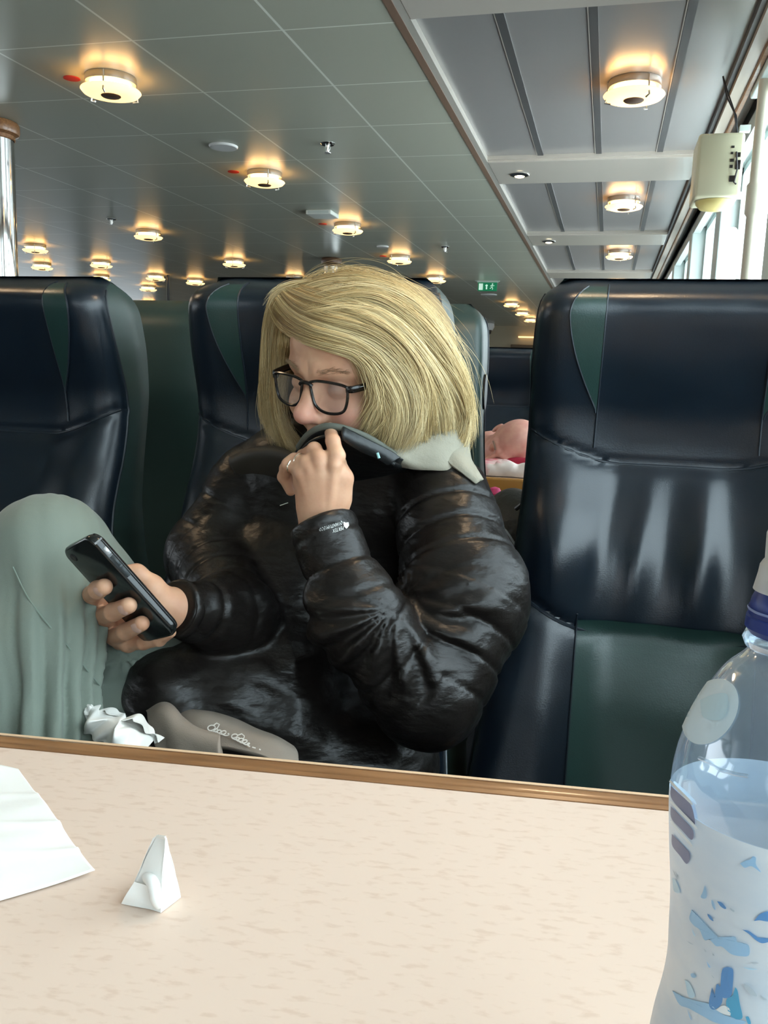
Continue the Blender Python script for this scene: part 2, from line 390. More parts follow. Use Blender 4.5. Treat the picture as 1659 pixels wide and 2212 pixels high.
# ---- ceiling lamps: metal band, glowing drum, wide glass dish with dark centre, three clips
def lamp_proto():
    t = thing('ceiling_lamp', '', 'ceiling light', (0, 0, 0))
    MB().lathe([(.070, 0), (.090, 0), (.092, -.004), (.092, -.026), (.088, -.028), (.072, -.028)][::-1], n=40).build('metal_band', M['steel'], t, local=True)
    MB().lathe([(.060, -.062), (.072, -.06), (.074, -.045), (.074, -.028), (.06, -.026)], n=40).build('drum', M['glowhot'], t, local=True)
    d = MB(); P = [(.036, -.066), (.070, -.069), (.098, -.061), (.108, -.050), (.106, -.047), (.096, -.056), (.070, -.063), (.036, -.060)]
    d.lathe(P+[P[0]], n=40, caps=False); d.build('glass_dish', M['glow'], t, local=True)
    MB().lathe([(.002, -.070), (.032, -.070), (.036, -.067), (.034, -.058), (.002, -.056)], n=24).build('centre_cap', mat('lamp_cap', (.10, .05, .025), .6), t, local=True)
    for i in range(3):
        a = -PI/2+.28+i*2*PI/3; c, s = math.cos(a), math.sin(a)
        MB().tube([(c*.093, s*.093, -.004), (c*.093, s*.093, -.045), (c*.100, s*.100, -.072), (c*.080, s*.080, -.076)], .0035, 6).build('clip', M['steel'], t, local=True)
    return t
proto = lamp_proto(); used = False
def place(p, x, y, z, label, group, rz=0):
    global used
    r = p if not used else dup(p); used = True
    r.location = (x, y, z); r.rotation_euler = (0, 0, rz); r['label'] = label
    if group: r['group'] = group
    return r
LP = [(-1.835, 2.98, 'largest round glowing lamp on the grey panelled ceiling, red dot on its left'),
      (-1.835, 4.45, 'round glowing lamp on panelled ceiling, second largest, between the flat disc and the sprinkler'),
      (-1.835, 5.97, 'round glowing lamp right beside the flat white box on the ceiling'),
      (-3.49, 6.16, 'round glowing lamp right of the small left sprinkler'),
      (-1.835, 7.53, 'round glowing lamp on panelled ceiling above the blond head, right of it'),
      (-3.49, 7.74, 'round glowing lamp above the gap between the green inset and the hair'),
      (-4.96, 6.80, 'round glowing lamp at far left beside the chrome column, upper of two'),
      (-5.76, 8.00, 'round glowing lamp at far left beside the chrome column, lower of two'),
      (-4.96, 7.83, 'round glowing lamp above the left headrest, upper of its pair'),
      (-5.72, 9.02, 'round glowing lamp just touching the top of the left headrest'),
      (-4.97, 8.92, 'small round lamp left of the thin dark pole, topmost of three'),
      (-5.75, 10.13, 'small round lamp left of the thin dark pole, middle of three'),
      (-7.02, 12.37, 'smallest round lamp low between the headrests, lowest of three'),
      (-4.70, 9.35, 'small round lamp just right of the thin dark pole'),
      (-6.74, 9.71, 'faint lamp half hidden behind the left headrest'),
      (-3.37, 9.04, 'round lamp half hidden behind the headrest left of the blond head'),
      (-1.80, 9.00, 'round lamp half hidden behind the headrest right of the blond head'),
      (-1.32, 11.86, 'small far lamp under the exit sign, first of the row of three'),
      (-1.32, 13.38, 'small far lamp right below the exit sign row, middle of three'),
      (-1.32, 14.80, 'small far lamp partly cut by the right headrest, last of three')]
for i, (x, y, lb) in enumerate(LP): place(proto, x, y, ZC, lb, 'round ceiling lamps', rz=.3*(i % 5))
RP = [(0.02, 3.38, 'largest round lamp in the metal ceiling bay nearest the windows'),
      (0.02, 5.39, 'round lamp in the second metal ceiling bay'),
      (0.02, 7.45, 'round lamp in the third metal ceiling bay, just above the right headrest'),
      (0.02, 9.9, 'round lamp in the fourth metal ceiling bay behind the right headrest')]
for i, (x, y, lb) in enumerate(RP): place(proto, x, y, ZC+.024, lb, 'round lamps in the metal ceiling bays', rz=.2*i+.25)
for (x, y) in ((-1.83, 1.4), (0.02, 1.3), (-3.5, 3.1)):
    l = bpy.data.lights.new('lamp_light', 'POINT'); l.energy = 11; l.color = (1, .74, .48); l.shadow_soft_size = .08
    o = bpy.data.objects.new('lamp_light', l); COL.objects.link(o); o.location = (x, y, ZC-.09)
for i, (x, y) in enumerate(((-1.835, 1.4), (0.02, 1.3), (-3.49, 3.1))):
    place(proto, x, y, ZC+(.024 if x > 0 else 0), ('ceiling lamp over the table outside the picture', 'bay lamp over the right seat outside the picture', 'ceiling lamp above the left chrome column outside the picture')[i], 'round ceiling lamps above the photographer')

# small downlights in the beams
used = False
p2 = thing('downlight', '', 'downlight')
MB().lathe([(.030, 0), (.048, 0), (.050, -.003), (.047, -.006), (.032, -.010)][::-1], n=28).build('bezel', M['chrome'], p2, local=True)
MB().lathe([(.004, -.016), (.022, -.013), (.030, -.006), (.028, -.001)], n=24).build('lens', mat('downlight_glow', (1, .9, .7), .4, emis=(1, .82, .45), estr=10), p2, local=True)
for x, y, lb in ((-.53, 2.43, 'small chrome downlight at the top edge in the nearest white beam'), (-.51, 4.63, 'small chrome downlight in the second white cross beam'), (-.50, 6.77, 'small chrome downlight in the third white cross beam')):
    place(p2, x, y, ZC-.004, lb, 'downlights in the white beams')
# red stickers
mred = mat('red_sticker', (.42, .03, .015), .5)
for x, y, lb in ((-1.99, 2.97, 'red dot sticker left of the largest lamp'), (-2.00, 4.42, 'red dot sticker left of the second lamp'), (-2.02, 5.97, 'red dot sticker left of the lamp by the white box'), (-1.99, 7.55, 'tiny red dot sticker left of the lamp above the blond head')):
    tag(MB().lathe([(.030, -.003), (.030, 0)], (x, y, ZC), 20).build('sticker', mred), lb, 'sticker', 'red dots on the ceiling')
# speaker discs, sprinklers, box
for x, y, r, lb in ((-1.83, 3.93, .068, 'flat white disc on the ceiling left of the sprinkler'), (-1.85, 7.0, .05, 'thin white disc on the ceiling near the centre right lamp'), (-1.50, 10.9, .10, 'bright flat disc below the exit sign')):
    tag(MB().lathe([(r*.2, -.010), (r*.93, -.010), (r, -.004), (r, 0)], (x, y, ZC), 32).build('ceiling_disc', M['white']), lb, 'ceiling disc', 'white discs on the ceiling')
used = False
p3 = thing('sprinkler', '', 'sprinkler')
MB().lathe([(.010, -.008), (.028, -.008), (.034, -.001), (.034, 0)], n=24).build('rosette', M['chrome'], p3, local=True)
MB().lathe([(.004, -.040), (.006, -.034), (.006, -.02), (.009, -.008)], n=12).lathe([(.015, -.043), (.016, -.041), (.003, -.038)], n=16).tube([(.009, 0, -.008), (.012, 0, -.022), (.004, 0, -.038)], .002, 6).tube([(-.009, 0, -.008), (-.012, 0, -.022), (-.004, 0, -.038)], .002, 6).build('nozzle', M['steel'], p3, local=True)
for x, y, lb in ((-1.32, 3.95, 'chrome sprinkler on the ceiling, nearest one, above the second lamp'), (-3.51, 5.68, 'small chrome sprinkler at the left of the ceiling'), (-1.34, 7.04, 'tiny sprinkler above the right lamp near the metal bays'), (-1.85, 9.0, 'tiny sprinkler above the headrest right of the blond head')):
    place(p3, x, y, ZC, lb, 'ceiling sprinklers')
t = thing('smoke_detector_box', 'flat white rectangular box on the ceiling beside a lamp', 'ceiling box', (-1.88, 5.55, ZC))
MB().box((-.085, -.09, -.028), (.085, .09, 0), .006).build('housing', mat('cream', (.72, .74, .68), .4), t, smooth=False, local=True)
MB().box((-.07, -.092, -.024), (.07, -.088, -.006)).build('face', mat('grey_face', (.5, .55, .52), .4), t, smooth=False, local=True)
tag(MB().tube([(-4.86, 9.0, 0.0), (-4.86, 9.0, ZC)], .016, 10).build('pole', M['black']), 'thin dark pole between ceiling and floor far back on the left', 'pole')

# chrome columns with wooden collars
def column(x, y, r, lb, mcol):
    t = thing('column', lb, 'column', (x, y, 0), group=None)
    MB().lathe([(r, .08), (r, ZC-.02)], n=48, caps=False).build('shaft', M['chrome'], t, local=True)
    MB().lathe([(r+.002, ZC-.075), (r+.006, ZC-.072), (r+.006, ZC-.058), (r+.022, ZC-.050), (r+.026, ZC-.04), (r+.026, ZC-.012), (r+.020, ZC-.002)], n=48, caps=False).build('collar', mcol, t, local=True)
    MB().lathe([(r+.03, 0), (r+.03, .07), (r, .09)], n=48, caps=False).build('base_ring', M['steel'], t, local=True)
column(-2.70, 3.42, .092, 'large polished chrome column with wooden collar at the left edge', M['wood'])
column(-2.51, 7.69, .068, 'smaller chrome column with dark collar behind the blond head', M['dwood'])

# ---- cream wall unit hanging at the window wall
t = thing('wall_unit', 'cream plastic box with sockets hanging on a bracket before the windows', 'wall unit', (0.330, 3.32, 1.735))
mcr = mat('cream_plastic', (.62, .62, .45), .35)
MB().box((-.085, -.05, .015), (.065, .16, .225), .012).build('housing', mcr, t, local=True)
MB().lathe([(.012, -.020), (.05, -.012), (.064, .004), (.066, .014)], (-.008, .03, 0), 28).build('bottom_dome', mat('warm_light_yellow', (.75, .66, .28), .3, trans=.2), t, local=True)  # warm light on the unit's underside, put in as yellow colour
for a_, b_2 in (((0.022, -.052, 0.128), (0.034, -.049, 0.138)), ((0.022, -.052, 0.108), (0.032, -.049, 0.118)), ((0.022, -.052, 0.153), (0.030, -.049, 0.160)), ((0.040, -.052, 0.143), (0.054, -.049, 0.158)), ((0.040, -.052, 0.103), (0.056, -.049, 0.133)), ((0.024, -.052, 0.063), (0.044, -.049, 0.083)), ((0.022, -.052, 0.173), (0.032, -.049, 0.180))): MB().box(a_, b_2).build('socket', M['black'], t, local=True, smooth=False)
MB().tube([(.045, -.03, .20), (.03, -.035, .28), (-.005, -.02, .35), (-.02, 0, .42)], .003, 6).tube([(.05, -.03, .18), (.02, -.04, .30), (-.01, -.02, .38), (-.02, 0, .42)], .0025, 6).tube([(.04, -.052, .16), (.046, -.06, .1), (.04, -.056, .06), (.048, -.052, .055)], .003, 6).build('cable', M['black'], t, local=True)
MB().box((.05, .0, .02), (.085, .03, .04)).box((.05, .0, .24), (.085, .03, .26)).build('bracket', mteal, t, local=True, smooth=False)
# sconce behind it
t = thing('wall_sconce', 'glowing white cylinder lamp on the window post under the cream unit', 'wall light', (0.395, 3.45, 1.46))
MB().lathe([(.028, 0), (.032, .01), (.034, .16), (.030, .20), (.018, .215)], (0, 0, 0), 28).build('shade', mat('sconce_glow', (1, .97, .9), .4, emis=(1, .93, .78), estr=3.5), t, local=True)
MB().box((.0, -.012, .02), (.042, .012, .05)).build('arm', M['steel'], t, smooth=False, local=True)
t = thing('window_rail_post', 'cream round post between the bright window panes at the right edge', 'post', (0.428, 3.20, 0.97))
MB().lathe([(.017, 0), (.017, .70), (.024, .71), (.024, .80), (.017, .81), (.017, 1.13)], n=20).build('tube', mat('post_cream', (.62, .58, .48), .3), t, local=True)
tag(MB().box((.4125, 2.5, ZC-.05), (.44, 3.4, ZC-.01), .006).build('cable_duct', mteal, smooth=False), 'pale cable duct under the ceiling edge above the cream unit', 'duct')

# ================================================================== seats
FZ = [1.262, 1.252, 1.237, 1.212, 1.135, 1.054, .995, .928, .849, .77, .62, .45, .38]
FY = [.075, .012, -.013, -.014, .012, .046, .053, .041, .005, -.02, -.07, -.11, -.12]
BY = [.078, .105, .135, .155, .170, .176, .165, .150, .135, .13, .13, .13, .13]
WZ = [.185, .205, .214, .220, .226, .227, .228, .229, .232, .240, .262, .282, .286]
o_ = np.argsort(FZ)
def fz(z): return np.interp(z, np.array(FZ)[o_], np.array(FY)[o_])
def smooth1(T):
    z = np.linspace(.38, 1.262, 160); y = np.interp(z, np.array(FZ)[o_], np.array(T)[o_])
    for _ in range(14): y[1:-1] = (y[:-2]+y[1:-1]*2+y[2:])/4
    return z, y
zF, yF = smooth1(FY); _, yB = smooth1(BY); _, xW = smooth1(WZ)
def seat_front(x, z, folds=0.0):
    """leather surface of the backrest, local frame (front is -y)"""
    w_ = np.interp(z, zF, xW); f = np.interp(z, zF, yF); R = .052
    q = np.clip((np.abs(x)-.075)/.105, 0, 1); q = q*q*(3-2*q); wa = np.interp(z, [.4, .7, .78, .9, .98, 1.06, 1.2, 1.27], [.040, .038, .034, .034, .024, .016, .012, .008])
    y = f + .012 - wa*q
    e = np.clip((np.abs(x)-(w_-R))/R, 0, .999); y = y + R*.85*(1-np.sqrt(1-e*e))
    # seam creases
    s1 = seam1(x); s2 = seam2(x)
    y = y + .005*np.exp(-((z-s1)/.008)**2) + .006*np.exp(-((z-s2)/.008)**2)
    # lumbar cushion bulges between the seams
    t = np.clip((z-s2)/(s1-s2), 0, 1); y = y - .022*np.sin(PI*t)**.8*(1-np.clip(np.abs(x)/w_, 0, 1)**4)
    if folds:
        b = np.sin(PI*t)
        for cx_, wd, a, sl in ((-.165, .060, 1.9, .10), (-.095, .013, -.55, .16), (-.040, .014, .75, .12), (.000, .012, -.45, .10), (.048, .020, 1.35, .03), (.12, .030, -.6, -.05)):
            y = y - folds*a*b*np.exp(-((x-cx_-sl*(z-.88))/wd)**2)
    y = y + .0012*np.sin(31*x+17*z)*np.sin(23*z-9*x)
    return y
def seam1(x): a = np.abs(x)/.228; return .975+.055*np.clip(a-.35, 0, 1)**1.6*1.9
def seam2(x): a = np.abs(x)/.24; return .722+.075*np.clip(a-.35, 0, 1)**1.6*1.9
def seat(cx_, cy_, label, folds=0.0, rz=0, side=M['side_green'], hole=False):
    t = thing('passenger_seat', label, 'seat', (cx_, cy_, 0), group='high-backed leather seats')
    nz, nx = 110, 70; zs = np.linspace(.38, 1.262, nz); V = []; F = []
    ring = []
    for z in zs:
        w_ = np.interp(z, zF, xW); b = np.interp(z, zF, yB); xs = w_*np.sin(np.linspace(-PI/2, PI/2, nx)) * .999
        fy = seat_front(xs, np.full(nx, z), folds)
        fy = np.minimum(fy, b-.004)
        row = [(x, y, z) for x, y in zip(xs, fy)]
        bz = b + np.clip((zs[-1]-z)/.04, 0, 1)*0
        mid = (fy[0]+b)/2
        row += [(w_, mid, z), (w_, b-.012, z), (w_-.012, b, z)] + [(w_-.012-(2*w_-.024)*q, b, z) for q in (.25, .5, .75)] + [(-w_+.012, b, z), (-w_, b-.012, z), (-w_, mid, z)]
        ring.append(len(row)); V += row
    n = ring[0]
    for j in range(nz-1):
        for i in range(n): i2 = (i+1) % n; F.append((j*n+i, j*n+i2, (j+1)*n+i2, (j+1)*n+i))
    F.append(tuple((nz-1)*n+i for i in range(n)))
    # hull: material 0 leather, 1 side/back cloth
    bk = mk('backrest', V, F, [M['navy'], side], t, local=True)
    for p in bk.data.polygons:
        i = p.index % n
        if p.index < (nz-1)*n and i >= nx-1+0: p.material_index = 1
    sharpen(bk, 50)
    def strip(name, xl, xr, zl, zh, m, off=.0022, nn=26):
        """a leather inset following the backrest; xl, xr functions of z"""
        Vv = []; Ff = []
        zz_ = np.linspace(zl, zh, nn)
        for z in zz_:
            xs = np.linspace(xl(z), xr(z), 14); ys = seat_front(xs, np.full(14, z), folds)-off
            Vv += list(zip(xs, ys, np.full(14, z)))
        for j in range(nn-1):
            for i in range(13): a = j*14+i; Ff.append((a, a+1, a+15, a+14))
        kk = len(Vv)
        return mk(name, Vv, Ff, m, t, local=True)
    def seam(name, pts, m=M['piping'], r=.0022):
        pts = np.array(pts); y = seat_front(pts[:, 0], pts[:, 1], folds)-.001
        return MB().tube(np.stack([pts[:, 0], y, pts[:, 1]], 1), r, 6).build(name, m, t, local=True)
    for s in (-1, 1):
        # pointed green inset between wing and centre panel
        zi = np.linspace(1.055, 1.246, 30)
        def outer(z): u = np.clip((z-1.055)/(1.246-1.055), 0, 1); return .118+.052*np.sin(PI*np.clip(u*.92+.03, 0, 1)*.62)**1.0*(1 if u > 0 else 0) - .022*np.clip((u-.75)/.25, 0, 1)**2
        def inner(z): return .122 - .006*np.clip((z-1.055)/.19, 0, 1)
        xo = np.array([outer(z) for z in zi]); xo[0] = .123
        f1 = lambda z: s*inner(z); f2 = lambda z: s*np.interp(z, zi, xo)
        (strip('green_inset', f1, f2, 1.055, 1.246, M['green']) if s > 0 else strip('green_inset', f2, f1, 1.055, 1.246, M['green']))
        seam('seam', [(s*x, z) for x, z in zip(xo, zi)], r=.0018)
        seam('seam', [(s*(.122-.006*q), 1.0+.25*q) for q in np.linspace(0, 1, 30)], r=.0018)
        seam('seam', [(s*.128, z) for z in np.linspace(.42, .752, 24)], r=.0018)
    strip('lower_panel', lambda z: -.127, lambda z: .127, .40, .742, M['green'])
    xs = np.linspace(-.222, .222, 60)
    seam('seam', [(x, seam1(x)) for x in xs], r=.0024); seam('seam', [(x, seam2(x)-.004) for x in xs], r=.0030)
    # piping along both edges of the side panels
    for s in (-1, 1):
        pts = []
        for z in np.linspace(.42, 1.235, 70):
            w_ = np.interp(z, zF, xW); pts.append((s*(w_*.999), seat_front(np.array([w_*.985]), np.array([z]), 0)[0]+.014, z))
        MB().tube(pts, .0026, 6).build('piping', M['piping'], t, local=True)
        pts = [(s*(x+.004), y+.0, z) for x, y, z in pts if z < .68]
        MB().tube(pts, .0016, 6).build('pale_piping', M['pale_piping'], t, local=True)
    if hole:
        for s in (-1, 1):
            MB().lathe([(.001, -.002), (1, -.002), (1, .002), (.001, .002)], n=24)
            h = MB(); q = [(math.cos(a)*.022, math.sin(a)*.038) for a in np.linspace(0, 2*PI, 25)[:-1]]
            h.add([(s*.231, .10+a, 1.075+b_2) for a, b_2 in q]+[(s*.2265, .10+a, 1.075+b_2) for a, b_2 in q], [tuple(range(24)), tuple(range(24, 48))]+[(i, (i+1) % 24, 24+(i+1) % 24, 24+i) for i in range(24)])
            h.build('grip_hole', M['black'], t, local=True, smooth=False)
    # seat cushion, apron and pedestal
    MB().box((-.235, -.52, .36), (.235, -.04, .475), .035).build('seat_cushion', M['navy'], t, local=True)
    MB().box((-.225, -.50, .26), (.225, .10, .375), .012).build('seat_base', M['black'], t, local=True)
    MB().box((-.06, -.32, .0), (.06, -.02, .27), .01).build('pedestal', M['steel'], t, local=True)
    t.rotation_euler = (0, 0, rz)
    return t
seat(0.108, 1.35, 'navy leather seat with green insets at the right, empty, beside the window', folds=.0110)
seat(-0.484, 1.35, 'navy and green leather seat the woman leans against')
seat(-1.086, 1.35, 'dark leather seat at the left edge behind the raised knee')
seat(-0.484, 1.97, 'backward-facing leather seat right behind the woman, with a grip hole in its side', rz=PI, hole=True)
seat(0.108, 1.97, 'backward-facing leather seat behind the empty right seat', rz=PI)
seat(-1.086, 1.97, 'backward-facing dark seat seen in the gap between the left headrests', rz=PI)
seat(-0.484, 4.22, 'distant navy seat behind the sleeping man, left one')
seat(0.108, 4.22, 'distant navy seat behind the sleeping man, right one')

# ================================================================== near table
ea = onz(0, 1612, .76); eb = onz(1447, 1750, .76); ed = (eb-ea); ed[2] = 0; ed /= np.linalg.norm(ed); en = np.array([-ed[1], ed[0], 0])
tang = math.atan2(ed[1], ed[0]); c0 = ea
lam = mat('laminate', (.69, .52, .42), .5, spec=.35)
add_mottle(lam, (.635, .475, .375), (.70, .545, .445), 70, .32, .46, (1, 2.6, 1), 9)
t_tab = thing('table', 'cream speckled laminate table with oak edging in the foreground', 'table', (c0[0], c0[1], 0), tang)
x0, x1 = -.55, .93; dep = .62
MB().box((x0, -dep, .735), (x1, -.0005, .7592), .0).build('tabletop', lam, t_tab, local=True, smooth=False)
eg = MB()
P = [(0.0, .728), (0.0, .7600), (.004, .7612), (.0055, .7600), (.011, .7602), (.0145, .7625), (.0185, .7618), (.022, .7585), (.0262, .7595), (.030, .756), (.032, .748), (.030, .735), (.024, .728)]
n_ = len(P); V = []
for x in (x0, x1): V += [(x, y, z) for y, z in P]
eg.add(V, [(i, (i+1) % n_, n_+(i+1) % n_, n_+i) for i in range(n_)]+[tuple(range(n_))[::-1], tuple(range(n_, 2*n_))])
eo = eg.build('oak_edging', M['wood'], t_tab, local=True); 
MB().box((x0, .0218, .7575), (x1, .0262, .7606), .001).build('inlay_line', mat('pale_inlay', (.72, .50, .32), .4), t_tab, local=True, smooth=False)
MB().box((x0, -dep-.03, .73), (x1, -dep, .7605), .003).build('oak_edging', M['wood'], t_tab, local=True, smooth=False)
MB().box((.1, -.34, .03), (.18, -.26, .735), .005).build('pedestal', M['steel'], t_tab, local=True, smooth=False)
MB().box((-.1, -.5, .0), (.38, -.1, .03), .008).build('foot_plate', M['steel'], t_tab, local=True, smooth=False)

# paper napkin and crumpled papers on the table
def T2(px, py, h=0.0): p = onz(px, py, .7597); return np.array([p[0], p[1], .7597+h])
a, b, c, d = T2(-120, 1640), T2(40, 1668), T2(205, 1890), T2(-160, 1998)
rows = [[a*(1-t)+b*t for t in np.linspace(0, 1, 6)], [(a*(1-t)+b*t)*.66+(d*(1-t)+c*t)*.34 for t in np.linspace(0, 1, 6)], [(a*(1-t)+b*t)*.33+(d*(1-t)+c*t)*.67 for t in np.linspace(0, 1, 6)], [d*(1-t)+c*t for t in np.linspace(0, 1, 6)]]
def nap(B):
    s = np.linspace(0, 1, B.shape[0])[:, None]; u = np.linspace(0, 1, B.shape[1])[None]
    z = .0035+.0016*np.sin(9*s+4*u)+.0022*np.exp(-((s-.50-.10*u)/.025)**2)+.0020*np.exp(-((s-.70-.12*u)/.02)**2)*u+.0016*np.exp(-((s-.30)/.03)**2)+.001*wav(B*1.0, 90, 6, 2)
    B = B.copy(); B[..., 2] += np.abs(z); return B
V, F = loft(rows, 60, 60, -.0006, nap)
tag(mk('paper_napkin', V, F, M['paper']), 'flat creased white paper napkin lying at the left edge of the table', 'napkin')
# cone
ap = T2(357, 1960); ap = U(357, 1806, (onz(345, 1972, .76)[1]+.012)); ap2 = U(340, 1803, ap[1]+.004)
A_, B_, C_, D_ = T2(272, 1948), T2(347, 1972), T2(391, 1938), T2(330, 1915)
def sheet(q, n, amp, seed, thick=.0005):
    (p00, p10, p01, p11) = q; s = np.linspace(0, 1, n)[:, None, None]; u = np.linspace(0, 1, n)[None, :, None]
    B = (1-s)*((1-u)*p00+u*p10)+s*((1-u)*p01+u*p11)
    nn = np.cross(p10-p00+1e-5, p01-p00); nn /= np.linalg.norm(nn); dd = amp*wav(B, 160, 6, seed)*np.sin(PI*np.clip(s[..., 0]*.8+.1, 0, 1))
    B = B+dd[..., None]*nn; rows = [list(r) for r in B[::2]]
    return loft(rows, 34, 34, thick)
cn = MB()
cn.add(*sheet((A_, B_, ap2, ap), 13, .0012, 1)); cn.add(*sheet((B_, C_, ap, ap+np.array([.0008, .0005, -.002])), 13, .0010, 2)); cn.add(*sheet((C_, D_, ap, ap2), 13, .001, 3)); cn.add(*sheet((D_, A_, ap2, ap2-np.array([.003, 0, .003])), 13, .001, 4))
r1 = U(312, 1892, A_[1]+.004); 
cn.tube(crm([r1, U(330, 1905, A_[1]), U(336, 1935, A_[1]-.004), U(345, 1962, A_[1]-.006)], 14), [.002, .0032, .0036, .004, .0042, .004, .0042, .004, .0038, .0042, .004, .0036, .003, .002], 10)
cn.add(*sheet((T2(262, 1952), T2(342, 1968), U(290, 1905, A_[1]), U(325, 1915, A_[1])), 13, .0016, 5))
tag(cn.build('paper_scrap', M['paper']), 'small crumpled white paper scrap standing up like a tent on the table', 'paper scrap')

# ================================================================== the woman
skin = mat('skin', (.60, .36, .25), .48, spec=.4, sss=.12)
add_mottle(skin, (.52, .27, .165), (.62, .36, .23), 38, .3, .7); add_bump(skin, 350, .12, .0008, 3)
nail = mat('nail', (.64, .40, .32), .25, spec=.6)
jack = mat('jacket_nylon', (.0105, .0085, .0075), .37, spec=.38); add_bump(jack, 15, .55, .014, 2, (1, 1, 1.7)); add_bump(jack, 62, .36, .004, 3, (1, 1, 2.0))
jin = mat('jacket_lining', (.011, .013, .014), .42); add_bump(jin, 60, .4, .004, 3)
rimm = mat('collar_trim', (.10, .105, .085), .7)
hoodm = mat('hood_cotton', (.30, .28, .22), .9); add_bump(hoodm, 500, .3, .001, 2); add_bump(hoodm, 30, .35, .006, 3)
trou = mat('trousers_cotton', (.175, .205, .17), .85, sheen=.15); add_bump(trou, 22, .35, .006, 3, (1, 1, .3)); add_bump(trou, 900, .2, .0005, 2)
woman = thing('person', 'blond woman with black glasses in black quilted jacket, collar pulled over her mouth', 'person', U(560, 1600, 1.10))

# head frame: F forward, Lf her left, Up
def rotv(v, ax, a): return np.array(Matrix.Rotation(a, 3, Vector(ax)) @ Vector(v))
HC = U(776, 800, 1.11)
F_ = np.array([0, -1., 0]); Lf = np.array([1., 0, 0]); Up = np.array([0, 0, 1.])
def rot_all(ax, a):
    global F_, Lf, Up
    F_, Lf, Up = rotv(F_, ax, a), rotv(Lf, ax, a), rotv(Up, ax, a)
rot_all((0, 0, 1), -math.radians(24))
rot_all(tuple(Lf), math.radians(14))       # look down
rot_all(tuple(F_), -math.radians(7))       # tilt
HR = np.stack([Lf, F_, Up], 1)             # world = HC + HR @ local
def HL(x, y, z): return HC+HR@np.array([x, y, z])
def head(p):
    q = (p-HC)@HR; qa = q.copy(); qa[..., 0] = np.abs(q[..., 0])
    d = ell(q, (0, -.012, .028), (.073, .093, .083))
    d = smin(d, ell(q, (0, .030, -.034), (.057, .060, .078)), .03)
    d = smin(d, ell(q, (0, .052, .045), (.056, .044, .042)), .03)       # forehead
    d = smin(d, ell(qa, (.037, .058, -.034), (.027, .030, .024)), .02)    # cheeks
    d = smin(d, cone(qa, (.010, .090, .020), (.046, .070, .019), .008, .008), .016)  # brow
    d = smax(d, -ell(qa, (.031, .101, -.002), (.017, .016, .011)), .014)  # sockets
    d = smin(d, ell(qa, (.031, .0765, -.002), (.0145, .0145, .0125)), .004)   # closed lids
    d = smax(d, -cone(qa, (.019, .0925, -.008), (.043, .0865, -.008), .0009, .0009), .002)   # lash line
    d = smax(d, -cone(qa, (.020, .094, .0085), (.043, .087, .0075), .0012, .0010), .003)   # lid fold
    n = cone(q, (0, .088, .012), (0, .107, -.028), .0085, .0115)
    n = smin(n, ell(q, (0, .111, -.032), (.0140, .0125, .0120)), .008)
    n = smin(n, ell(qa, (.0125, .099, -.037), (.0085, .0100, .0088)), .006)
    n = smax(n, -ell(qa, (.0066, .104, -.0470), (.0042, .0062, .0045)), .003)
    d = smin(d, n, .010)
    d = smin(d, ell(q, (0, .088, -.072), (.022, .012, .012)), .012)        # mouth mound
    d = smax(d, -cone(q, (-.022, .098, -.072), (.022, .098, -.072), .0012, .0012), .003)
    d = smin(d, ell(q, (0, .076, -.104), (.020, .018, .016)), .02)         # chin
    d = smin(d, ell(qa, (.074, -.012, -.010), (.009, .018, .029)), .006)   # ears
    d = smax(d, -ell(qa, (.084, -.008, -.008), (.006, .010, .018)), .004)
    d = smin(d, cone(q, (0, -.030, -.05), (0, -.055, -.17), .052, .056), .03)
    return d
parts = [sdf_mesh(head, HC-.15-np.array([0, 0, .05]), HC+.15, .0022)]

# hands -----------------------------------------------------------
def chain(p, pts, rr, k=.004): return limb(p, pts, rr, k)
# her left hand, back towards us, index finger up behind the collar
HY = .965
lw = U(700, 1150, HY+.012)
lf = {
 'index': ([U(722, 1012, HY-.002), U(727, 985, HY-.002), U(719, 952, HY+.006), U(713, 926, HY+.040)], [.0100, .0100, .0082, .0078]),
 'middle': ([U(692, 1010, HY-.004), U(690, 990, HY-.006), U(679, 971, HY+.006), U(655, 985, HY+.040), U(664, 1020, HY+.05)], [.0100, .0096, .0086, .0080, .0075]),
 'ring': ([U(668, 1018, HY-.002), U(664, 1000, HY-.004), U(637, 994, HY+.012), U(618, 1012, HY+.034), U(632, 1045, HY+.044)], [.0095, .0092, .0084, .0078, .007]),
 'pinky': ([U(652, 1040, HY+.004), U(650, 1014, HY+.000), U(623, 1004, HY+.008), U(613, 1030, HY+.026), U(628, 1060, HY+.034)], [.0092, .0090, .0080, .0074, .0066]),
 'thumb': ([U(735, 1075, HY+.010), U(742, 1034, HY+.008), U(730, 1000, HY+.030), U(708, 985, HY+.046)], [.0135, .0115, .0095, .0085]),
}
def lhand(p):
    d = cone(p, lw, U(684, 1030, HY+.002), .0245, .0200)
    d = smin(d, cone(p, U(712, 1130, HY+.010), U(716, 1030, HY+.004), .0205, .0170), .02)
    d = smin(d, cone(p, U(678, 1090, HY+.010), U(666, 1030, HY+.006), .0190, .0150), .02)
    d = smin(d, cone(p, U(705, 1190, HY+.02), lw, .026, .0245), .02)
    for nme, (pts, rr) in lf.items(): d = smin(d, chain(p, pts, rr), .0055 if nme != 'thumb' else .012)
    for a, b in (((722, 1008), (712, 1100)), ((692, 1006), (698, 1105)), ((668, 1014), (686, 1100)), ((652, 1030), (674, 1095))):   # tendons
        d = smin(d, cone(p, U(*a, HY-.0125), U(*b, HY-.0100), .0042, .0022), .006)
    for a in ((722, 1003), (691, 1000), (665, 1007), (649, 1022)): d = smin(d, ell(p, U(*a, HY-.0095), (.0062, .0050, .0062)), .007)
    return d
